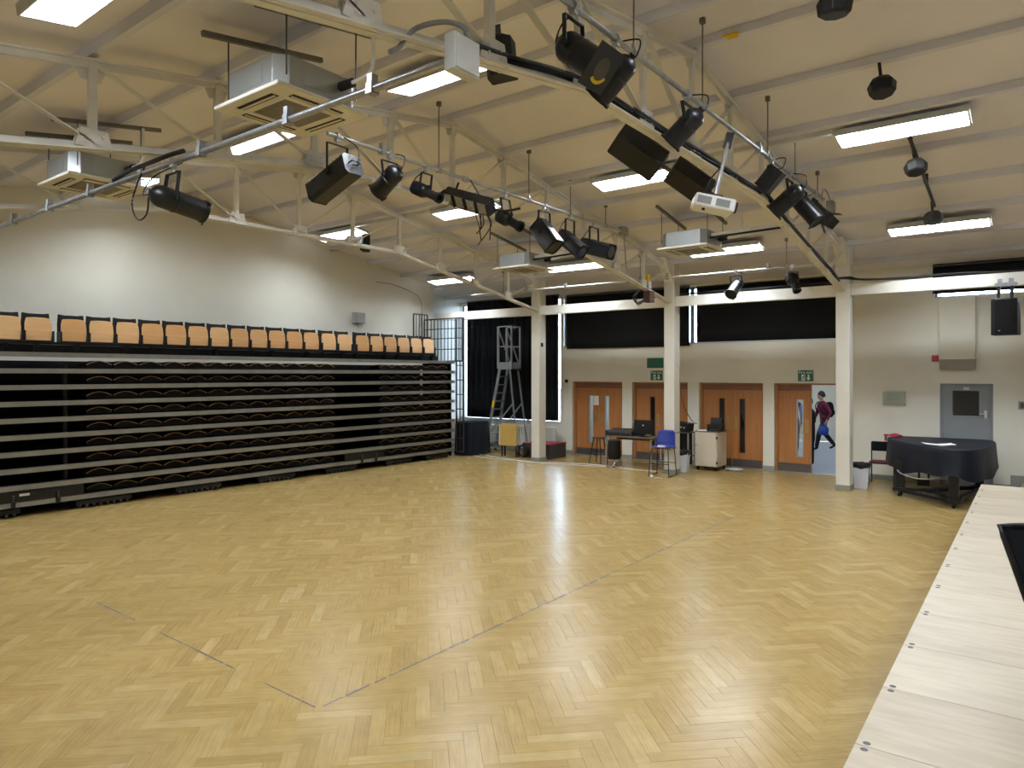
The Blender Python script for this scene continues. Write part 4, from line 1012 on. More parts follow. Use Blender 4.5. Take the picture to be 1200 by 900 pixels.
# dark cable bundle lying on the stage-side truss
t = thing('cable_loom', 'thick loom of black cables lying along the stage-side truss and the column beam', 'cable', (-3.2, 9.0, 4.7))
rr = random.Random(11)
for k in range(7):
    dx, dz = rr.uniform(-0.035, 0.045), 0.055+rr.uniform(0, 0.03); P = []
    y = 3.6 if k < 5 else 6.0
    while y < 14.6:
        P.append(V((dx+rr.uniform(-.012, .012)+0.02, y-9.0, chord_z(y)-4.7+dz+rr.uniform(-.012, .012)))); y += 0.55
    if k < 4:
        P += [V((0.10+0.02*k, 14.62-9.0, 4.10-4.7+0.01*k)), V((0.40, 14.70-9.0, 4.07-4.7)), V((1.2, 14.86-9.0, 4.05-4.7+0.01*k)), V((1.9, 14.88-9.0, 4.08-4.7)), V((2.6, 14.82-9.0, 4.04-4.7)), V((3.6, 14.88-9.0, 4.06-4.7)), V((5.0, 14.88-9.0, 4.05-4.7))]
    MB().tube(smooth_path(P, 4), 0.014+0.004*(k % 3), n=6).build('cable', 'black_plastic', t, smooth='all')
t = thing('cable_loom', 'black cables lying on the beam between the two right-hand columns', 'cable', (-5.0, 14.8, 4.03))
for k in range(4):
    P = [V((-1.6+0.55*i, 0.0+0.03*k, 0.014+0.012*(k % 2)+rr.uniform(0, .03))) for i in range(7)]
    MB().tube(smooth_path(P, 4), 0.012, n=6).build('cable', 'black_plastic', t, smooth='all')
# brown connection box with hanging leads and a yellow plug, on the middle truss foot
t = thing('connection_box', 'brown connection box with looped black leads at the foot of the middle truss', 'junction box', (-6.85, 13.6, 3.80))
MB().box((0.08, 0.0, 0.11), (0.16, 0.22, 0.24)).build('case', 'brown_box', t, bevel=0.01)
for k in range(4):
    MB().tube(smooth_path([(0.06, -0.1-0.02*k, 0.05), (0.02, -0.25-0.06*k, -0.05), (0.0, -0.38-0.05*k, -0.08+0.03*k), (0.0, -0.42-0.05*k, 0.08), (0, -0.30, 0.22)]), 0.010, n=6).build('lead', 'black_plastic', t, smooth='all')
t = thing('yellow_plug', 'yellow industrial plug on a white socket above the brown connection box', 'plug', (-6.85, 13.62, 4.16))
MB().box((0.05, 0, 0.0), (0.10, 0.12, 0.14)).build('socket', 'white_plastic', t, bevel=0.008)
MB().lathe((0.05, 0, 0.07), (0, 0, 1), [(0, 0.045), (0.06, 0.045), (0.07, 0.06), (0.13, 0.055), (0.16, 0.03)], n=14).build('plug', 'yellow_plastic', t, smooth=True)

t = thing('ceiling_marker', 'small yellow plastic marker stuck on a purlin near the roof ridge', 'marker', (-2.72, 7.44, ZR-0.105))
MB().prism([V((-0.09, -0.05, 0)), V((0.09, -0.05, 0)), V((0.05, 0.06, 0)), V((-0.05, 0.06, 0))], (0, 0, -0.012), (0, 0, 0.004)).build('plate', 'yellow_plastic', t, bevel=0.004)
MB().cyl((0, 0, -0.02), (0, 0, -0.012), 0.02, n=12).build('stud', 'yellow_plastic', t)
# projector on its pole
t = thing('projector', 'white video projector hanging on a pole beside the stage-side truss', 'projector', (-2.95, 7.45, 4.07), math.radians(-58))
MB().box((0, 0, 0.06), (0.30, 0.44, 0.14)).build('case', 'white_plastic', t, bevel=0.02)
for yy in (-0.12, 0.08):
    MB().box((0.151, yy, 0.06), (0.006, 0.15, 0.08)).build('vent', 'conduit_grey', t)
MB().lathe((0.06, 0.215, 0.06), (0, 1, 0), [(0, 0.06), (0.03, 0.06), (0.03, 0.045), (0.005, 0.03)], n=20).build('lens', 'black_satin', t, smooth=True)
MB().cyl((0.06, -0.10, -0.03), (0.06, -0.10, 0.0), 0.018).build('foot', 'black_plastic', t)
t.rotation_euler = (math.radians(-13), 0, math.radians(-58))
PT = t.rotation_euler.to_matrix().inverted() @ V((0.12, 0.22, 0.86))
MB().cyl((0, 0.0, 0.12), PT, 0.022).build('pole', 'aluminium', t)
MB().box((0, 0, 0.15), (0.10, 0.16, 0.04)).build('mounting_bracket', 'black_metal', t); MB().box(PT-V((0, 0, 0.06)), (0.07, 0.08, 0.16)).build('pole_clamp', 'black_metal', t)
MB().tube(smooth_path([(0.02, -0.12, 0.12), (0.10, -0.10, 0.30), (PT.x*0.7, PT.y*0.7, 0.55), (PT.x+0.03, PT.y, 0.80)]), 0.009).build('lead', 'black_plastic', t)

# wedge loudspeakers strapped to the truss
def wedge(label, loc, rz, tilt, sc=1.0, rot=None, wf=1.0):
    t = thing('loudspeaker', label, 'loudspeaker', loc, rz, 'black loudspeakers hung in the roof')
    t.rotation_euler = rot or (0, tilt, rz)
    h, w, dp = 0.28*sc, 0.20*sc*wf, 0.17*sc
    out = [V((-w, -dp, 0)), V((w, -dp, 0)), V((w, dp*0.35, 0)), V((w*0.55, dp, 0)), V((-w*0.55, dp, 0)), V((-w, dp*0.35, 0))]
    MB().prism(out, (0, 0, -h), (0, 0, h)).build('enclosure', 'black_plastic', t, bevel=0.01)
    MB().box((0, -dp-0.006, 0), (w*1.86, 0.012, h*1.88)).build('grille', 'black_metal', t)
    m = MB(); m.bar((0, 0, h), (0, 0, h+0.12), 0.05, 0.012, up=V((0, 1, 0))); m.bar((-w*0.9, 0, h+0.006), (w*0.9, 0, h+0.006), 0.04, 0.012); m.build('bracket', 'dark_grey_metal', t)
    return t
def axes_rot(a, g):
    a = V(a).normalized(); g = V(g); g = (g-a*g.dot(a)).normalized(); y = -g; x = y.cross(a)
    return Matrix((x, y, a)).transposed().to_euler()
WR = axes_rot((0.62, 0.52, -0.56), (0.15, -0.55, -0.85))
wedge('large black loudspeaker strapped under the stage-side truss beside the par can', (-3.52, 6.86, 4.70), 0, 0, 1.02, rot=WR, wf=0.68)
wedge('black loudspeaker strapped under the stage-side truss just above the projector', (-3.52, 8.22, 4.68), 0, 0, 0.98, rot=WR, wf=0.68)
wedge('black loudspeaker on the stage-side truss behind the junction box end', (-3.42, 4.30, 4.74), math.radians(200), math.radians(5), 0.55)
for sp, y in (('loudspeaker', 6.86), ('loudspeaker.001', 8.22)):
    o = bpy.data.objects[sp]; mi = o.matrix_basis.inverted()
    for dy in (-0.12, 0.12):
        m = MB(); m.bar(mi @ V((-3.14, y+dy, 4.80)), mi @ V((-3.42, y+dy, o.location.z+0.13)), 0.04, 0.012); m.build('truss_strap', 'steel_paint', o)
# small round-cornered ceiling loudspeakers on a ceiling conduit over the stage
def pod(label, loc, tilt, m_='black_plastic', s=1.0, drop=0.12):
    t = thing('ceiling_speaker', label, 'loudspeaker', loc, 0, 'small hexagonal ceiling loudspeakers')
    t.rotation_euler = (tilt, 0, math.radians(30))
    MB().lathe((0, 0, -0.10*s), (0, 0, 1), [(0, 0.115*s), (0.012*s, 0.135*s), (0.11*s, 0.15*s), (0.17*s, 0.11*s), (0.19*s, 0.05*s)], n=8).build('shell', m_, t, bevel=0.008)
    MB().lathe((0, 0, -0.106*s), (0, 0, 1), [(0, 0.108*s), (0.007*s, 0.112*s)], n=8).build('grille', 'black_metal', t)
    MB().cyl((0, 0, 0.08*s), (0, 0, drop+0.09*s), 0.018, n=10).build('stem', m_, t)
    return t
pod('black ceiling loudspeaker just beyond the ridge, over the stage edge', (-1.47, 8.62, 5.45), -0.25, s=1.0, drop=0.28)
pod('black ceiling loudspeaker at the roof ridge over the stage edge', (-1.53, 6.75, 5.60), 0.1, s=1.05, drop=0.22)
pod('dark grey ceiling loudspeaker on the conduit between two fluorescent fittings', (-1.46, 11.0, 5.12), -0.3, 'dark_grey_metal', s=1.0, drop=0.2)
pod('dark grey ceiling loudspeaker in front of the fitting close to the door wall', (-1.49, 13.1, 4.80), -0.2, 'dark_grey_metal', s=1.0, drop=0.18)
t = thing('ceiling_conduit', 'dark conduit running along the ceiling between the grey ceiling loudspeakers', 'conduit', (-1.47, 11.8, zc(11.8)-0.13))
MB().cyl((0, -1.5, 1.5*SL), (0, 1.3, -1.3*SL), 0.024).build('tube', 'dark_grey_metal', t)
for yy in (-1.2, 0.3): MB().box((0, yy, -yy*SL+0.06), (0.06, 0.04, 0.12)).build('saddle', 'dark_grey_metal', t)
t = wedge('small black loudspeaker clamped to a fitting over the seating stand', (-11.85, 10.15, 5.12), math.radians(140), math.radians(40), 0.6)
t['label'] = 'small black loudspeaker hung beside the fitting over the seating stand'

# loudspeaker hanging from the beam above the grey door
t = thing('loudspeaker', 'tall black loudspeaker hung on a bracket from the column beam, right of the boxed duct', 'loudspeaker', (-0.60, 14.62, 2.93), math.radians(-8), 'black loudspeakers hung in the roof')
out = [V((-0.19, 0.17, 0)), V((-0.19, -0.10, 0)), V((-0.12, -0.19, 0)), V((0.12, -0.19, 0)), V((0.19, -0.10, 0)), V((0.19, 0.17, 0))]
MB().prism(out, (0, 0, 0), (0, 0, 0.62)).build('enclosure', 'black_plastic', t, bevel=0.015)
MB().box((0, -0.195, 0.31), (0.22, 0.014, 0.56)).build('grille', 'dark_void', t, bevel=0.004)
MB().box((-0.05, -0.204, 0.07), (0.03, 0.004, 0.015)).build('badge', 'aluminium', t)
for x in (-0.10, 0.09): MB().bar((x, 0.03, 0.62), (x, 0.03, 0.84), 0.05, 0.03, up=V((0, 1, 0))).build('hanger', 'black_metal', t)
m = MB(); m.box((0.0, 0.08, 0.87), (0.30, 0.16, 0.06)); m.box((-0.08, 0.02, 0.93), (0.06, 0.06, 0.08)); m.box((0.08, 0.02, 0.93), (0.06, 0.06, 0.08)); m.build('beam_clamp', 'galvanised', t)

# ================================================================ FURNITURE AND LOOSE THINGS
# mobile access ladder by the curtain
t = thing('mobile_ladder', 'tall aluminium mobile step ladder with a guarded platform, in front of the black curtain', 'ladder', (-12.58, 15.93, 0))
W2 = 0.25; HP = 2.42
for sy in (-1, 1):
    MB().bar((-0.42, sy*W2, 0.16), (0.05, sy*W2*0.75, HP), 0.035, 0.085, up=V((1, 0, 0))).build('stile', 'aluminium', t)
    MB().bar((0.42, sy*W2*0.75, HP-0.05), (0.72, sy*W2, 0.16), 0.032, 0.045, up=V((1, 0, 0))).build('rear_leg', 'aluminium', t)
    MB().bar((-0.50, sy*W2, 0.16), (0.80, sy*W2, 0.16), 0.04, 0.05).build('base_rail', 'aluminium', t)
    MB().bar((-0.33, sy*W2*0.98, 0.5), (0.56, sy*W2*0.87, 1.45), 0.025, 0.03).build('brace', 'aluminium', t)
    for sx in (-0.46, 0.76):
        MB().cyl((sx, sy*W2-0.02, 0.055), (sx, sy*W2+0.02, 0.055), 0.055, n=14).build('castor', 'dark_grey_metal', t)
        MB().box((sx, sy*W2, 0.12), (0.04, 0.05, 0.06)).build('castor_fork', 'aluminium', t)
for k in range(9):
    f = (k+0.6)/9.6; MB().box((-0.42+0.47*f, 0, 0.16+(HP-0.16)*f), (0.13, 2*W2*(1-0.25*f)-0.03, 0.03)).build('tread', 'aluminium', t)
MB().box((0.24, 0, HP), (0.48, 0.42, 0.05)).build('platform', 'aluminium', t)
for sy in (-1, 1):
    for x, w in ((0.0, 0.07), (0.48, 0.045)): MB().bar((x, sy*0.20, HP), (x, sy*0.20, 3.62), w, 0.04, up=V((0, 1, 0))).build('guard_post', 'aluminium', t)
    for z in (3.62, 3.05): MB().bar((0, sy*0.20, z), (0.48, sy*0.20, z), 0.03, 0.03).build('guard_rail', 'aluminium', t)
    MB().bar((0.0, sy*0.20, 3.58), (0.46, sy*0.20, 2.5), 0.025, 0.03).build('guard_brace', 'aluminium', t)
    MB().box((0.24, sy*0.205, HP+0.10), (0.48, 0.012, 0.16)).build('toe_board', 'aluminium', t)
MB().bar((0.48, -0.2, 3.62), (0.48, 0.2, 3.62), 0.03, 0.03).build('guard_rail', 'aluminium', t)
m = MB(); m.bar((-0.188, -W2*0.875-0.0195, 1.28), (-0.14, -W2*0.855-0.0195, 1.50), 0.004, 0.080, up=V((1, 0, 0))); m.build('yellow_label', 'yellow_plastic', t)
MB().bar((-0.45, -W2, 0.16), (-0.45, -W2, 0.62), 0.025, 0.025, up=V((0, 1, 0))).build('jack_handle', 'aluminium', t)

# yellow board on black legs
t = thing('folding_board', 'yellow board on black legs standing at the foot of the ladder', 'board', (-11.72, 15.10, 0), math.radians(8))
MB().box((0, 0, 0.60), (0.52, 0.03, 0.60)).build('board', 'yellow_board', t, bevel=0.006)
MB().box((-0.285, 0.10, 0.60), (0.03, 0.22, 0.58)).build('side_panel', 'white_plastic', t, bevel=0.004)
for x in (-0.22, 0.22):
    for y in (0.02, 0.18): MB().bar((x, y+0.02, 0.0), (x, y, 0.32), 0.035, 0.03, up=V((0, 1, 0))).build('leg', 'black_metal', t)
MB().box((0, 0.10, 0.31), (0.50, 0.18, 0.03)).build('shelf', 'black_metal', t)

# low box with red top behind the column
t = thing('platform_box', 'low dark grey box with a red top, behind the ladder-side column', 'box', (-10.92, 15.70, 0))
MB().bb(-0.46, 0.42, -0.40, 0.40, 0.0, 0.36).build('body', 'dark_grey_metal', t, bevel=0.01)
MB().bb(-0.47, 0.43, -0.41, 0.41, 0.361, 0.40).build('top_pad', 'red_fabric', t, bevel=0.012)
t = thing('cable_coil', 'coil of black cable leaning on the low box beside the column', 'cable', (-11.28, 15.20, 0))
for k in range(4):
    r_ = 0.14+0.012*k
    MB().tube([V((r_*math.cos(2*PI*i/24), 0.02*k-0.03, 0.19+r_*math.sin(2*PI*i/24))) for i in range(25)], 0.014, n=8).build('turn', 'black_plastic', t, smooth='all')

# radiator under the curtain
t = thing('radiator', 'long cream panel radiator under the curtained window', 'radiator', (-12.3, YF-0.14, 0.14))
MB().bb(-1.3, 1.2, -0.10, -0.04, 0.0, 0.62).build('panel', 'radiator_white', t, bevel=0.008)
r0 = None
for k in range(49):
    x = -1.26+0.05*k
    if r0 is None: r0 = MB().box((0, 0, 0), (0.03, 0.02, 0.56)).build('rib', 'radiator_white', t, bevel=0.004); r0.location = (x, -0.108, 0.31)
    else: copy_part(r0, t, (x, -0.108, 0.31))
for x in (-1.1, 1.0):
    MB().bb(x-0.02, x+0.02, -0.04, 0.138, 0.5, 0.55).build('wall_bracket', 'radiator_white', t)
    MB().cyl((x, -0.07, -0.14), (x, -0.07, 0.0), 0.011, n=8).build('pipe', 'radiator_white', t)
# dark cloth-covered crate between the stand and the ladder
t = thing('covered_crate', 'dark blue cloth-covered crate between the seating stand and the ladder', 'crate', (-12.98, 15.05, 0))
m = MB(); rows = []
for z, k in ((0.02, 1.06), (0.3, 1.03), (0.6, 1.0), (0.86, 0.98), (0.92, 0.94)):
    row = []
    for i in range(33):
        a = 2*PI*i/32; ca, sa = math.cos(a), math.sin(a); q = 1/max(abs(ca), abs(sa)); q = min(q, 1.3)
        rip = 1+0.025*math.sin(9*a)*(1-z)
        row.append(V((0.34*ca*q*k*rip, 0.42*sa*q*k*rip, z)))
    rows.append(row)
m.grid(rows); m.add([rows[-1][i] for i in range(32)], [tuple(range(32))]); m.build('cloth', 'navy_cloth', t, smooth=True)
MB().bb(-0.28, 0.28, -0.35, 0.35, 0.0, 0.85).build('crate', 'black_plastic', t)

# lab stool
t = thing('stool', 'black wooden-topped stool with splayed legs beside the desk', 'stool', (-9.10, 15.46, 0))
MB().lathe((0, 0, 0.62), (0, 0, 1), [(0, 0.12), (0.006, 0.165), (0.025, 0.17), (0.035, 0.155)], n=20).build('seat', 'dark_grey_metal', t, smooth=True)
for a in range(4):
    an = PI/4+a*PI/2; MB().cyl((0.13*math.cos(an), 0.13*math.sin(an), 0.622), (0.24*math.cos(an), 0.24*math.sin(an), 0.0), 0.013, n=8).build('leg', 'black_metal', t)
m = MB()
MB().tube([V((0.185*math.cos(2*PI*i/20), 0.185*math.sin(2*PI*i/20), 0.31)) for i in range(21)], 0.008, n=6).build('foot_ring', 'black_metal', t)

# sound desk table
t = thing('desk', 'dark-topped metal-legged desk carrying the mixing console and monitor', 'table', (-7.98, 15.38, 0))
MB().bb(-0.75, 0.56, -0.30, 0.30, 0.725, 0.755).build('top', 'table_top', t, bevel=0.004)
for x in (-0.70, 0.51):
    for y in (-0.26, 0.26): MB().bar((x, y, 0), (x, y, 0.725), 0.035, 0.035, up=V((0, 1, 0))).build('leg', 'aluminium', t)
    MB().bar((x, -0.26, 0.12), (x, 0.26, 0.12), 0.03, 0.03).build('stretcher', 'aluminium', t)
MB().bb(-0.68, 0.49, 0.24, 0.26, 0.62, 0.72).build('apron', 'table_top', t)
t = thing('mixing_console', 'black sound mixing console lying on the desk', 'mixing desk', (-8.37, 15.32, 0.755), math.radians(4))
m = MB(); m.prism([V((0, -0.20, 0)), V((0, 0.22, 0)), V((0, 0.22, 0.16)), V((0, 0.10, 0.13)), V((0, -0.20, 0.05))], (-0.32, 0, 0), (0.32, 0, 0)); m.build('case', 'black_plastic', t, bevel=0.006)
k0 = None
for i in range(12):
    for j in range(4):
        loc = (-0.28+0.05*i, -0.14+0.06*j, 0.052+0.27*(0.06+0.06*j)+0.01)
        if k0 is None: k0 = MB().cyl((0, 0, 0), (0, 0, 0.018), 0.009, n=8).build('knob', 'grey_box', t); k0.location = loc
        else: copy_part(k0, t, loc)
for sx in (-0.335, 0.335): MB().box((sx, 0.01, 0.06), (0.02, 0.42, 0.12)).build('end_cheek', 'dark_grey_metal', t)
t = thing('monitor', 'black computer monitor seen from behind at the end of the desk', 'monitor', (-7.72, 15.22, 0.755), math.radians(12))
MB().box((0, 0.0, 0.24), (0.46, 0.05, 0.34)).build('casing', 'black_plastic', t, bevel=0.015)
MB().box((0, 0.028, 0.24), (0.42, 0.004, 0.30)).build('screen', 'dark_glass', t)
MB().box((0, -0.01, 0.04), (0.06, 0.04, 0.08)).build('neck', 'black_plastic', t)
MB().box((0, 0, 0.006), (0.22, 0.18, 0.012)).build('foot', 'black_plastic', t, bevel=0.003)
MB().cyl((0, -0.026, 0.28), (0, -0.030, 0.28), 0.018, n=14).build('badge', 'light_grey', t)
t = thing('paper_pile', 'curled pile of cream papers on the desk beside the monitor', 'papers', (-7.94, 15.53, 0.755))
MB().box((0, 0, 0.15), (0.16, 0.20, 0.30)).build('box_file', 'black_plastic', t)
MB().box((-0.02, -0.02, 0.312), (0.26, 0.24, 0.022), Matrix.Rotation(0.2, 3, 'Y')).build('sheets', 'paper', t)
MB().box((-0.02, -0.02, 0.295), (0.25, 0.24, 0.012), Matrix.Rotation(0.2, 3, 'Y')).build('folder', 'yellow_board', t)
t = thing('drum_case', 'black drum case standing on a chrome pedestal under the desk', 'case', (-8.40, 15.02, 0))
MB().lathe((0, 0, 0.20), (0, 0, 1), [(0, 0.14), (0.02, 0.155), (0.44, 0.155), (0.46, 0.13)], n=20).build('case', 'black_plastic', t, smooth=True)
MB().lathe((0, 0, 0.0), (0, 0, 1), [(0, 0.20), (0.012, 0.195), (0.03, 0.05), (0.06, 0.028), (0.20, 0.028)], n=24).build('pedestal', 'chrome', t, smooth=True)
MB().tube([V((0.15*math.cos(2*PI*i/20), 0.15*math.sin(2*PI*i/20), 0.17)) for i in range(21)], 0.009, n=6).build('foot_ring', 'chrome', t)

# blue high chair on a skid frame
t = thing('chair', 'blue plastic high chair with a black skid frame in front of the column', 'chair', (-6.84, 14.42, 0), math.radians(4))
rows = []
for j in range(15):
    f = j/14; row = []
    if f < 0.5: y = -0.21+0.42*(f/0.5); z = 0.62+0.02*math.cos(PI*f/0.5)+(0.0)
    else: g = (f-0.5)/0.5; y = 0.21+0.07*g; z = 0.60+0.04*min(1, g*6)+0.36*g
    w = 0.225 if f < 0.5 else 0.225-0.035*((f-0.5)/0.5)**2
    if j == 0: w *= 0.9
    if j == 14: w *= 0.86
    for i in range(11):
        u = -1+0.2*i; row.append(V((u*w, y-(0.05*u*u if f > 0.5 else 0), z+(0.025*u*u if f < 0.5 else 0))))
    rows.append(row)
MB().grid(rows).build('seat_shell', 'blue_plastic', t, smooth='all', thick=0.012)
for sx in (-1, 1):
    x = sx*0.20
    MB().tube(smooth_path([(x*0.9, -0.16, 0.605), (x, -0.19, 0.56), (x*1.15, -0.235, 0.04), (x*1.15, -0.215, 0.014), (x*1.15, 0.215, 0.014), (x*1.15, 0.235, 0.04), (x, 0.19, 0.56), (x*0.9, 0.16, 0.605)], 5), 0.011, n=8).build('side_frame', 'black_metal', t, smooth='all')
for y, z in ((-0.205, 0.28), (0.205, 0.28)): MB().cyl((-0.22, y, z), (0.22, y, z), 0.009, n=8).build('foot_rail', 'black_metal', t)
MB().cyl((-0.19, 0, 0.60), (0.19, 0, 0.60), 0.009, n=8).build('cross_bar', 'black_metal', t)
t = thing('white_packet', 'small white packet lying on the blue chair seat', 'packet', (-6.84, 14.36, 0.628), math.radians(10))
MB().box((0, 0, 0.025), (0.17, 0.10, 0.05)).build('carton', 'paper', t, bevel=0.008)
MB().box((0, 0, 0.0505), (0.05, 0.095, 0.002)).build('flap', 'sign_white', t)

# waste bins
def bin_(label, loc, rz):
    t = thing('waste_bin', label, 'bin', loc, rz, 'white waste bins with black liners')
    m = MB(); n = 0
    def ring(z, hx, hy): return [V((sx*hx, sy*hy, z)) for sx, sy in ((-1, -1), (1, -1), (1, 1), (-1, 1))]
    b, tp, ti, bi = ring(0, 0.115, 0.10), ring(0.46, 0.15, 0.13), ring(0.46, 0.14, 0.12), ring(0.03, 0.105, 0.09)
    vs = b+tp+ti+bi
    fs = [(0, 3, 2, 1)]+[(i, (i+1) % 4, 4+(i+1) % 4, 4+i) for i in range(4)]+[(4+i, 4+(i+1) % 4, 8+(i+1) % 4, 8+i) for i in range(4)]+[(8+i, 8+(i+1) % 4, 12+(i+1) % 4, 12+i) for i in range(4)]+[(12, 13, 14, 15)]
    m.add(vs, fs); m.build('bucket', 'bin_white', t, bevel=0.01)
    rows = []
    rr = random.Random(hash(label) % 7)
    for z, k in ((0.405, 1.04), (0.44, 1.07), (0.475, 1.10), (0.50, 1.06), (0.505, 0.95), (0.47, 0.84), (0.40, 0.82)):
        row = []
        for i in range(29):
            a = 2*PI*(i % 28)/28; ca, sa = math.cos(a), math.sin(a); q = min(1/max(abs(ca), abs(sa)), 1.28); w = 1+0.03*math.sin(7*a+3*z*10)
            row.append(V((0.148*ca*q*k*w, 0.128*sa*q*k*w, z+0.014*math.sin(5*a)*(k > 1))))
        rows.append(row)
    MB().grid(rows).build('liner', 'black_plastic', t, smooth='all')
    return t
bin_('white waste bin with a black liner beside the cream cabinet', (-6.72, 15.22, 0), math.radians(10))
bin_('white waste bin with a black liner beside the stage-side column', (-2.96, 15.24, 0), math.radians(5))

# effects rack next to the column
t = thing('equipment_stand', 'metal stand with a black panel, behind the white bin and blue chair', 'stand', (-6.98, 15.80, 0))
for x in (-0.26, 0.22):
    for y in (-0.18, 0.18): MB().bar((x, y, 0), (x, y, 0.86), 0.03, 0.03, up=V((0, 1, 0))).build('leg', 'aluminium', t)
MB().bb(-0.29, 0.25, -0.21, 0.21, 0.86, 0.885).build('top', 'dark_grey_metal', t)
MB().bb(-0.23, 0.19, 0.10, 0.13, 0.10, 0.85).build('back_panel', 'black_plastic', t)
MB().bb(-0.26, 0.22, -0.19, 0.19, 0.30, 0.32).build('shelf', 'dark_grey_metal', t)
t = thing('amplifier', 'black rack amplifier with knobs lying on the metal stand by the column', 'amplifier', (-7.00, 15.80, 0.915), math.radians(-6))
MB().box((0, 0, 0.10), (0.46, 0.34, 0.19), Matrix.Rotation(0.12, 3, 'Y')).build('case', 'black_plastic', t, bevel=0.008)
for k in range(5): MB().cyl((-0.16+0.08*k, -0.165, 0.12-0.01*k), (-0.16+0.08*k, -0.19, 0.12-0.01*k), 0.016, n=10).build('knob', 'light_grey', t)
t = thing('wall_cable', 'thin red-brown cable hanging beside the middle column down to the amplifier', 'cable', (-6.66, 15.3, 1.0))
MB().tube(smooth_path([(-0.06, -0.25, 1.45), (-0.05, -0.25, 1.0), (0.0, -0.12, 0.5), (0.06, 0.2, 0.16), (0.1, 0.35, 0.10)]), 0.009).build('lead', 'brown_box', t)

# cream cabinet on castors with a printer
t = thing('cabinet', 'cream laminate cabinet on castors with a dark top, beside the double doors', 'cabinet', (-6.36, 16.06, 0), math.radians(0))
MB().bb(-0.29, 0.25, -0.30, 0.30, 0.10, 0.90).build('body', 'cream_laminate', t, bevel=0.004)
MB().bb(-0.30, 0.26, -0.31, 0.31, 0.90, 0.925).build('top', 'table_top', t, bevel=0.004)
dr = MB().bb(-0.285, 0.235, -0.318, -0.301, 0.115, 0.885).build('door', 'cream_laminate', t, bevel=0.003)
MB().cyl((-0.25, -0.318, 0.60), (-0.25, -0.335, 0.60), 0.012, n=10).build('lock', 'black_metal', dr)
for z in (0.20, 0.78): MB().bb(0.235, 0.26, -0.335, -0.30, z-0.03, z+0.03).build('hinge', 'black_metal', dr)
for x in (-0.24, 0.20):
    for y in (-0.24, 0.24):
        MB().cyl((x-0.015, y, 0.042), (x+0.015, y, 0.042), 0.042, n=12).build('castor', 'black_plastic', t)
        MB().box((x, y, 0.085), (0.05, 0.05, 0.03)).build('castor_plate', 'black_metal', t)
t = thing('printer', 'black printer with a raised paper tray on top of the cream cabinet', 'printer', (-6.24, 16.02, 0.926), math.radians(8))
MB().box((0, 0, 0.08), (0.34, 0.34, 0.16)).build('body', 'black_plastic', t, bevel=0.012)
MB().box((-0.02, 0.12, 0.22), (0.26, 0.02, 0.16), Matrix.Rotation(-0.25, 3, 'X')).build('paper_tray', 'black_plastic', t)
MB().box((0, -0.20, 0.035), (0.22, 0.10, 0.015)).build('output_tray', 'dark_grey_metal', t)
t = thing('paper_sheet', 'white sheet of paper on the cabinet beside the printer', 'paper', (-6.52, 15.88, 0.926), math.radians(20))
MB().box((0, 0, 0.004), (0.20, 0.28, 0.008)).build('sheet', 'paper', t); MB().box((0.02, 0.03, 0.010), (0.20, 0.27, 0.004), Matrix.Rotation(0.2, 3, 'Z')).build('sheet', 'paper', t)
t = thing('floor_cable', 'coil of grey cable on the floor between the cabinet and the third pair of doors', 'cable', (-5.85, 16.15, 0))
for k in range(3): MB().tube([V(((0.16+0.02*k)*math.cos(2*PI*i/20), (0.12+0.02*k)*math.sin(2*PI*i/20), 0.012+0.012*k)) for i in range(21)], 0.009, n=6).build('turn', 'light_grey', t, smooth='all')
t = thing('crumpled_paper', 'crumpled white tissue on the floor in front of the blue chair', 'litter', (-6.90, 13.98, 0))
rr = random.Random(9); bm = bmesh.new(); bmesh.ops.create_icosphere(bm, subdivisions=2, radius=0.045)
for v in bm.verts: v.co *= rr.uniform(0.65, 1.1); v.co.z = max(-0.03, v.co.z)
me = bpy.data.meshes.new('crumple'); bm.to_mesh(me); bm.free(); me.materials.append(MATS['paper'])
o = bpy.data.objects.new('tissue', me); C.objects.link(o); o.parent = t; o.location = (0, 0, 0.03)
MB().box((0.16, 0.03, 0.004), (0.18, 0.03, 0.006)).build('loose_strip', 'paper', t)
# white cable along the floor
t = thing('floor_cable', 'long white cable lying along the floor from the ladder to the desk', 'cable', (-9.5, 14.7, 0))
P = [(-3.35, 0.35, 0.30), (-3.30, 0.2, 0.02), (-2.9, -0.1, 0.009), (-2.2, -0.22, 0.009), (-1.3, -0.10, 0.009), (-0.6, -0.20, 0.009), (0.5, 0.08, 0.009), (1.2, 0.22, 0.009), (2.0, 0.15, 0.009), (2.5, 0.30, 0.009)]
MB().tube(smooth_path(P, 6), 0.009, n=6).build('lead', 'cable_white', t, smooth='all')
P = [(-3.33, 0.45, 0.25), (-3.1, 0.25, 0.009), (-2.6, 0.15, 0.009), (-1.9, -0.02, 0.009), (-1.0, -0.2, 0.009), (0.1, 0.3, 0.009), (1.0, 0.36, 0.009)]
MB().tube(smooth_path(P, 6), 0.009, n=6).build('second_lead', 'cable_white', t, smooth='all')

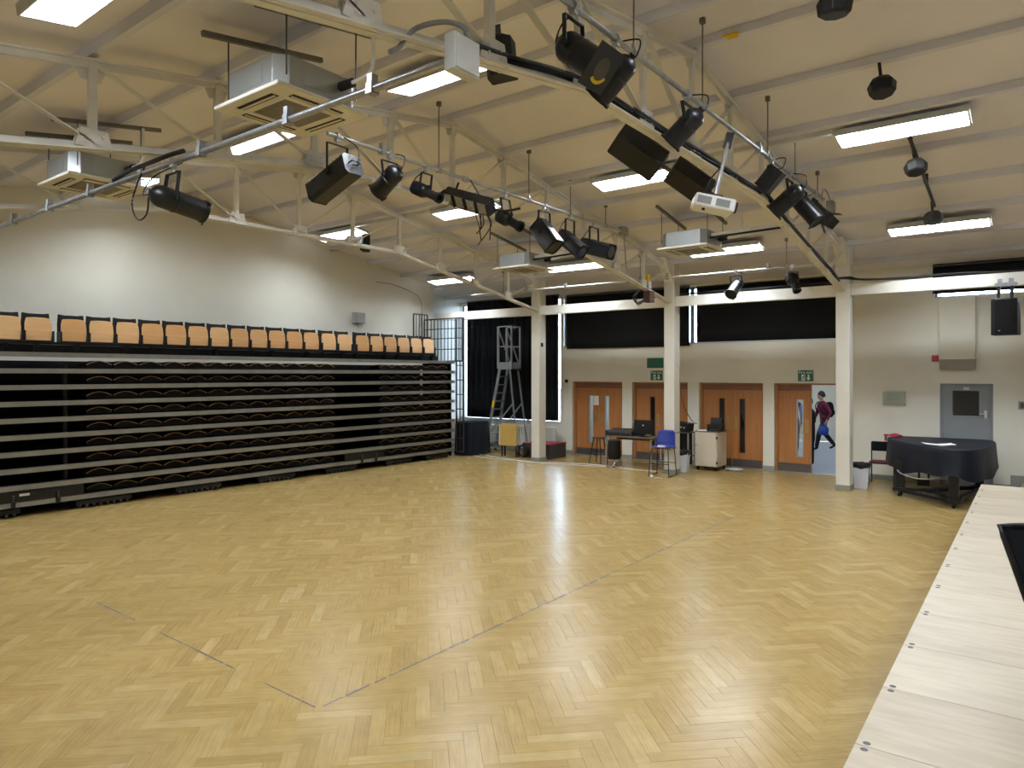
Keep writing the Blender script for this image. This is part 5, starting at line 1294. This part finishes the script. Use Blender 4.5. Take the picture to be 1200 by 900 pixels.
# stacking chair behind the piano
t = thing('chair', 'black-framed stacking chair with a dark red seat between the bin and the piano', 'chair', (-2.72, 16.05, 0), math.radians(4))
MB().box((0, -0.02, 0.455), (0.46, 0.42, 0.045)).build('seat', 'maroon_seat', t, bevel=0.015)
MB().box((0, 0.20, 0.76), (0.46, 0.035, 0.20)).build('backrest', 'black_cloth', t, bevel=0.015)
for sx in (-0.225, 0.225):
    MB().bar((sx, 0.20, 0), (sx, 0.20, 0.84), 0.022, 0.022, up=V((0, 1, 0))).build('rear_leg', 'black_metal', t)
    MB().bar((sx, -0.20, 0), (sx, -0.20, 0.44), 0.022, 0.022, up=V((0, 1, 0))).build('front_leg', 'black_metal', t)
    MB().bar((sx, -0.20, 0.43), (sx, 0.20, 0.43), 0.02, 0.02).build('side_rail', 'black_metal', t)

# covered grand piano on its trolley
PX, PY = -1.65, 15.1
t = thing('grand_piano', 'grand piano under a dark navy fitted cover, standing on a black trolley', 'piano', (PX, PY, 0))
raw = [(-2.58, 15.75), (-2.42, 16.15), (-1.9, 16.24), (-1.35, 16.26), (-0.92, 16.22), (-0.80, 15.9), (-0.78, 15.3), (-0.84, 14.55), (-0.98, 14.02), (-1.22, 13.80), (-1.5, 13.88), (-1.85, 14.30), (-2.15, 14.72), (-2.42, 15.2)]
cl = smooth_path([V((x-PX, y-PY, 0)) for x, y in raw+raw[:1]], 4)[:-1]
n = len(cl); rows = []
ctr = sum(cl, V())/n
rr = random.Random(2)
for z, k in ((1.0, 0.965), (1.0, 0.985), (0.985, 1.0), (0.90, 1.008), (0.78, 1.018), (0.64, 1.03), (0.50, 1.04)):
    row = []
    for i in range(n+1):
        p = cl[i % n]; q = ctr+(p-ctr)*k
        amp = max(0, (0.95-z))*0.055; q = q+(p-ctr).normalized()*amp*math.sin(2*PI*i/n*13)*(0.6+0.4*math.sin(i*0.7))
        zz = z if z > 0.55 else z+0.05*math.sin(2*PI*(i % n)/n*3+1.0)+0.02*math.sin(2*PI*(i % n)/n*8)
        row.append(V((q.x, q.y, zz)))
    rows.append(row)
m = MB(); m.grid(rows); m.add([rows[0][i] for i in range(n)], [tuple(range(n))]); m.build('cover', 'navy_cloth', t, smooth=True)
MB().prism([ctr+(p-ctr)*0.93 for p in cl], (0, 0, 0.62), (0, 0, 0.985)).build('case', 'black_satin', t)
legs = [(-2.21-PX, 14.75-PY), (-1.28-PX, 13.95-PY), (-1.05-PX, 15.95-PY)]
for x, y in legs:
    MB().box((x, y, 0.40), (0.13, 0.13, 0.48), taper=(1.25, 1.25)).build('leg', 'black_satin', t)
    MB().box((x, y, 0.13), (0.22, 0.22, 0.06)).build('trolley_cup', 'black_metal', t)
    MB().cyl((x-0.02, y-0.06, 0.052), (x+0.02, y-0.06, 0.052), 0.05, n=12).build('castor', 'black_metal', t)
    MB().cyl((x-0.02, y+0.08, 0.052), (x+0.02, y+0.08, 0.052), 0.05, n=12).build('castor', 'black_metal', t)
for a, b in ((0, 1), (1, 2), (0, 2)): MB().bar((legs[a][0], legs[a][1], 0.10), (legs[b][0], legs[b][1], 0.10), 0.05, 0.05).build('trolley_rail', 'black_metal', t)
hub = V((-0.05, -0.35, 0.14))
for x, y in legs: MB().bar((x, y, 0.13), hub, 0.06, 0.05).build('trolley_arm', 'black_metal', t)
MB().box(hub, (0.16, 0.16, 0.07)).build('trolley_hub', 'black_metal', t)
MB().box((-0.25, 0.25, 0.20), (0.20, 0.10, 0.12)).build('pedal_box', 'black_satin', t)
for x in (-0.33, -0.17): MB().cyl((x, 0.25, 0.2), (x, 0.25, 0.62), 0.02, n=8).build('lyre_post', 'black_satin', t)
MB().tube(smooth_path([(-0.62, -0.35, 0.50), (-0.5, -0.6, 0.44), (-0.2, -0.95, 0.42), (0.1, -1.1, 0.46), (0.4, -1.05, 0.50)], 5), 0.011).build('cover_strap', 'grey_box', t)
t = thing('sheet_music', 'open white sheet music lying on the piano cover', 'papers', (-1.56, 14.46, 1.001), math.radians(20))
for sx, ry in ((-1, 0.10), (1, -0.10)): MB().box((sx*0.12, 0, 0.018), (0.235, 0.30, 0.008), Matrix.Rotation(ry, 3, 'Y')).build('page', 'paper', t)
t = thing('red_cloth', 'bright red folded cloth at the corner of the piano beside the chair', 'cloth', (-2.48, 15.80, 1.001))
rows = []
for j in range(7):
    rows.append([V((-0.16+0.05*i, -0.10+0.035*j, 0.03+0.018*math.sin(i*1.3+j*0.8)+0.03*(1-abs(i-3)/3.2)*(1-abs(j-3)/3.2))) for i in range(7)])
MB().grid(rows).build('fold', 'red_plastic', t, smooth='all', thick=0.02); 
MB().box((-0.14, 0.0, -0.03), (0.02, 0.18, 0.10)).build('hanging_edge', 'red_plastic', t)

# wooden steps by the wall
t = thing('wooden_steps', 'low wooden steps against the wall right of the piano', 'steps', (0.15, 16.2, 0))
for k in range(2):
    MB().bb(-0.55+0.27*k, 0.9, -0.48, 0.46, 0.17*k+0.0, 0.17*k+0.145).build('riser_block', 'skirting', t)
    MB().bb(-0.57+0.27*k, 0.9, -0.49, 0.46, 0.17*k+0.1455, 0.17*k+0.17).build('tread', 'step_wood', t, bevel=0.004)

# mesh-backed chair on the stage
t = thing('office_chair', 'black mesh-backed conference chair standing on the stage decks', 'chair', (0.20, 4.15, SZ), YAW-PI-0.15)
# local: the chair faces +y; the back is at -y
rows = []
for j in range(9):
    f = j/8; z = 0.50+0.40*f; w = 0.18+0.095*f; y = -0.24-0.09*f
    rows.append([V((w*(-1+0.25*i), y-0.05*(1-(-1+0.25*i)**2), z)) for i in range(9)])
MB().grid(rows).build('mesh_back', 'black_cloth', t, smooth='all', thick=0.008)
edge = [r[0] for r in rows]+[rows[-1][i] for i in range(1, 9)]+[r[-1] for r in reversed(rows[:-1])]
MB().tube(edge+[rows[0][i] for i in range(7, -1, -1)], 0.014, n=8).build('back_frame', 'black_satin', t, smooth='all')
MB().box((0, 0.02, 0.45), (0.40, 0.44, 0.07)).build('seat', 'black_cloth', t, bevel=0.025)
MB().bar((0, -0.22, 0.45), (0, -0.25, 0.54), 0.08, 0.02, up=V((0, 1, 0))).build('back_support', 'black_satin', t)
MB().cyl((0, 0, 0.03), (0, 0, 0.42), 0.03, n=14).build('pedestal', 'chrome', t)
MB().lathe((0, 0, 0), (0, 0, 1), [(0, 0.17), (0.012, 0.165), (0.035, 0.04)], n=24).build('base_plate', 'black_satin', t, smooth=True)

# ================================================================ PEOPLE IN THE OUTER HALL
def person(label, loc, heading, J, cls, mats, hair=True, height=1.0):
    """J: joint -> (xyz, radius, parent); faces +x; cls: joint -> material key of the segment that ends in it"""
    t = thing('person', label, 'person', loc, heading)
    names = list(J); idx = {n_: i for i, n_ in enumerate(names)}
    me = bpy.data.meshes.new('body_rig')
    me.from_pydata([V(J[n_][0])*height for n_ in names], [(idx[n_], idx[J[n_][2]]) for n_ in names if J[n_][2]], [])
    tmp = bpy.data.objects.new('tmp_body', me); C.objects.link(tmp)
    md = tmp.modifiers.new('skin', 'SKIN'); md.use_smooth_shade = True; md.branch_smoothing = 0.3
    sv_ = me.skin_vertices[0].data
    for n_ in names:
        r_ = J[n_][1]; r_ = r_ if isinstance(r_, tuple) else (r_, r_)
        sv_[idx[n_]].radius = (r_[0]*height, r_[1]*height); sv_[idx[n_]].use_root = (n_ == 'pelvis')
    sb_ = tmp.modifiers.new('sub', 'SUBSURF'); sb_.levels = 2; sb_.render_levels = 2
    dg = bpy.context.evaluated_depsgraph_get(); bme_ = bpy.data.meshes.new_from_object(tmp.evaluated_get(dg))
    bpy.data.objects.remove(tmp)
    bme_.materials.clear(); keys = list(dict.fromkeys(mats.values()))
    for k in keys: bme_.materials.append(MATS[k])
    segs = [(V(J[J[n_][2]][0])*height, V(J[n_][0])*height, (J[n_][1][0] if isinstance(J[n_][1], tuple) else J[n_][1])*height, cls[n_]) for n_ in names if J[n_][2]]
    for p in bme_.polygons:
        c = p.center; best = None
        for a, b, r_, k in segs:
            ab = b-a; f = max(0, min(1, (c-a).dot(ab)/max(ab.length_squared, 1e-9))); dd = (c-(a+ab*f)).length-r_*0.6
            if best is None or dd < best[0]: best = (dd, k)
        p.material_index = keys.index(mats[best[1]]); p.use_smooth = True
    o = bpy.data.objects.new('body', bme_); C.objects.link(o); o.parent = t
    hd = V(J['head'][0])*height
    if hair:
        m = MB(); rows = []
        for j in range(7):
            th = PI*0.62*j/6; row = []
            for i in range(17):
                a = 2*PI*i/16; fr = math.cos(a); thj = th*(1.0-0.32*max(0, fr))
                row.append(hd+V((-0.012+0.108*math.sin(thj)*math.cos(a), 0.088*math.sin(thj)*math.sin(a), 0.025+0.135*math.cos(thj)))*height)
            rows.append(row)
        m.grid(rows).build('hair', 'hair_black', t, smooth='all', thick=0.012)
    for sy in (-1, 1):
        MB().lathe(hd+V((0.086, sy*0.032, 0.012))*height, (1, 0, 0), [(0, 0.011), (0.006, 0.008), (0.009, 0.002)], n=8).build('eye', 'lens_dark', t)
    MB().bar(hd+V((0.09, -0.022, -0.055))*height, hd+V((0.09, 0.022, -0.055))*height, 0.008, 0.008).build('mouth', 'red_fabric', t)
    return t
def skeleton(armL, armR, legL, legR, lean=0.03, tw=0.19):
    J = {'pelvis': ((0, 0, 0.93), (0.125, 0.155), None), 'waist': ((lean*0.4, 0, 1.08), (0.11, 0.14), 'pelvis'), 'chest': ((lean, 0, 1.27), (0.125, 0.165), 'waist'), 'collar': ((lean+0.01, 0, 1.41), (0.085, 0.10), 'chest'),
         'neck': ((lean+0.02, 0, 1.47), 0.055, 'collar'), 'jaw': ((lean+0.05, 0, 1.53), (0.075, 0.065), 'neck'), 'head': ((lean+0.04, 0, 1.60), (0.095, 0.078), 'jaw'), 'crown': ((lean+0.03, 0, 1.68), (0.06, 0.055), 'head'), 'nose': ((lean+0.155, 0, 1.59), 0.014, 'head')}
    cls = {'waist': 'top', 'chest': 'top', 'collar': 'top', 'neck': 'shirt', 'jaw': 'skin', 'head': 'skin', 'crown': 'skin', 'nose': 'skin'}
    for s_, arm, leg in (('L', armL, legL), ('R', armR, legR)):
        sy = 1 if s_ == 'L' else -1
        J['ear'+s_] = ((lean+0.03, sy*0.088, 1.595), 0.016, 'head'); cls['ear'+s_] = 'skin'
        J['shoulder'+s_] = ((lean, sy*tw, 1.37), 0.068, 'collar'); cls['shoulder'+s_] = 'top'
        pr = 'shoulder'+s_
        for nm, p, r_, k in (('elbow', arm[0], 0.052, 'top'), ('wrist', arm[1], 0.034, 'top'), ('palm', arm[2], (0.036, 0.022), 'skin')):
            J[nm+s_] = (p, r_, pr); cls[nm+s_] = k; pr = nm+s_
        d = (V(arm[2])-V(arm[1])).normalized(); q = V((1, 0, 0)) if abs(d.x) < 0.7 else V((0, 0, 1))
        for fi, (off, ln) in enumerate(((-0.026, 0.075), (-0.009, 0.088), (0.009, 0.083), (0.026, 0.065))):
            b = V(arm[2])+d*0.035+q*off
            J['k%d%s' % (fi, s_)] = (tuple(b), 0.0095, 'palm'+s_); J['m%d%s' % (fi, s_)] = (tuple(b+d*ln*0.55-V((0, sy*0.008, 0))), 0.009, 'k%d%s' % (fi, s_)); J['t%d%s' % (fi, s_)] = (tuple(b+d*ln-V((0, sy*0.025, 0))), 0.008, 'm%d%s' % (fi, s_))
            for pre in 'kmt': cls['%s%d%s' % (pre, fi, s_)] = 'skin'
        b = V(arm[2])-d*0.01+q*0.045
        J['th'+s_] = (tuple(b), 0.011, 'palm'+s_); J['tt'+s_] = (tuple(b+d*0.045+q*0.018), 0.009, 'th'+s_); cls['th'+s_] = cls['tt'+s_] = 'skin'
        J['hip'+s_] = ((0, sy*0.085, 0.88), 0.095, 'pelvis'); cls['hip'+s_] = 'legs'
        pr = 'hip'+s_
        for nm, p, r_, k in (('thigh', tuple(V((0, sy*0.09, 0.88)).lerp(V(leg[0]), 0.5)), 0.10, 'legs'), ('knee', leg[0], 0.078, 'legs'), ('calf', tuple(V(leg[0]).lerp(V(leg[1]), 0.35)), 0.075, 'legs'), ('ankle', leg[1], 0.06, 'legs'), ('heel', tuple(V(leg[1])+V((-0.02, 0, -0.045))), 0.04, 'shoe'), ('toe', leg[2], 0.035, 'shoe')):
            J[nm+s_] = (p, r_, pr if nm != 'toe' else 'heel'+s_); cls[nm+s_] = k; pr = nm+s_
    return J, cls
walk = skeleton(((-0.08, 0.235, 1.12), (0.02, 0.25, 0.90), (0.05, 0.25, 0.82)), ((0.10, -0.235, 1.12), (0.18, -0.24, 0.90), (0.20, -0.24, 0.82)),
                ((0.19, 0.09, 0.50), (0.27, 0.09, 0.10), (0.43, 0.09, 0.045)), ((-0.05, -0.09, 0.50), (-0.33, -0.09, 0.16), (-0.20, -0.09, 0.042)), lean=0.05)
stand_ = skeleton(((0.0, 0.23, 1.12), (0.10, 0.20, 0.98), (0.16, 0.15, 1.02)), ((0.0, -0.23, 1.12), (0.05, -0.23, 0.90), (0.06, -0.23, 0.82)),
                 ((0.02, 0.09, 0.50), (0.0, 0.09, 0.09), (0.15, 0.10, 0.042)), ((0.02, -0.09, 0.50), (0.0, -0.09, 0.09), (0.15, -0.10, 0.042)), lean=0.02)
HEAD = math.radians(217.5)
px_, py_ = -5.33, 22.22
person('person in a maroon blazer walking past the open door with a black backpack', (px_, py_, 0), HEAD, *walk, {'top': 'maroon_cloth', 'shirt': 'shirt_white', 'skin': 'skin', 'legs': 'dark_trousers', 'shoe': 'black_plastic'})
person('person in a pale blue top and grey trousers, seen through the door pane', (-5.95, 21.3, 0), math.radians(120), *stand_, {'top': 'shirt_blue', 'shirt': 'shirt_blue', 'skin': 'skin', 'legs': 'grey_trousers', 'shoe': 'black_plastic'})
person('person in dark clothes almost hidden behind the closed leaf of the open door', (-4.74, 18.4, 0), HEAD, *stand_, {'top': 'dark_trousers', 'shirt': 'dark_trousers', 'skin': 'skin', 'legs': 'dark_trousers', 'shoe': 'black_plastic'}, height=0.97)
def rel(dx, dy, z): return V((px_+dx*math.cos(HEAD)-dy*math.sin(HEAD), py_+dx*math.sin(HEAD)+dy*math.cos(HEAD), z))
t = thing('backpack', 'black backpack on the back of the person in the maroon blazer', 'backpack', rel(-0.13, 0, 0.98), HEAD)
rows = []
for z, sx, sy in ((0.0, 0.07, 0.11), (0.03, 0.10, 0.14), (0.15, 0.13, 0.155), (0.30, 0.125, 0.15), (0.40, 0.10, 0.135), (0.45, 0.05, 0.09)):
    rows.append([V((-0.02+sx*math.cos(2*PI*i/20), sy*math.sin(2*PI*i/20), z)) for i in range(21)])
m = MB(); m.grid(rows); m.add(rows[0][:20], [tuple(range(20))]); m.add(rows[-1][:20], [tuple(range(20))]); m.build('sack', 'black_cloth', t, smooth='all')
MB().lathe((-0.13, 0, 0.14), (-1, 0, 0), [(0, 0.09), (0.03, 0.08), (0.04, 0.05)], n=14).build('pocket', 'black_cloth', t, smooth=True)
for sy in (-0.10, 0.10): MB().tube(smooth_path([(0.05, sy, 0.05), (0.22, sy*1.3, 0.12), (0.34, sy*1.2, 0.30), (0.26, sy, 0.45), (0.08, sy, 0.42)]), 0.014, n=6).build('shoulder_strap', 'black_cloth', t, smooth='all')
t = thing('carrier_bag', 'bright blue bag carried by the person in the maroon blazer', 'bag', rel(0.14, 0.27, 0.46), HEAD)
rows = []
for z, sx, sy in ((0.0, 0.09, 0.03), (0.03, 0.14, 0.06), (0.12, 0.15, 0.08), (0.22, 0.14, 0.06), (0.28, 0.07, 0.025)):
    rows.append([V((sx*math.cos(2*PI*i/20)*(1+0.05*math.sin(5*i)), sy*math.sin(2*PI*i/20), z)) for i in range(21)])
m = MB(); m.grid(rows); m.add(rows[0][:20], [tuple(range(20))]); m.build('sack', 'blue_bag', t, smooth='all')
MB().tube(smooth_path([(-0.06, 0, 0.29), (-0.10, -0.01, 0.37), (-0.12, -0.02, 0.40), (-0.06, -0.01, 0.36), (0.06, 0, 0.29)]), 0.008, n=6).build('handle', 'blue_bag', t)
# notice on the hall wall
t = thing('hall_notice', 'small poster board on the wall of the outer hall, behind the walking person', 'poster', (-4.9, HALLY, 1.30))
MB().bb(-0.35, 0.35, -0.02, 0, 0, 0.5).build('board', 'paper', t)
for k in range(3): MB().bb(-0.28+0.2*k, -0.14+0.2*k, -0.024, -0.02, 0.12+0.05*k, 0.34+0.04*k).build('sheet', ('maroon_seat', 'shirt_blue', 'grey_box')[k], t)
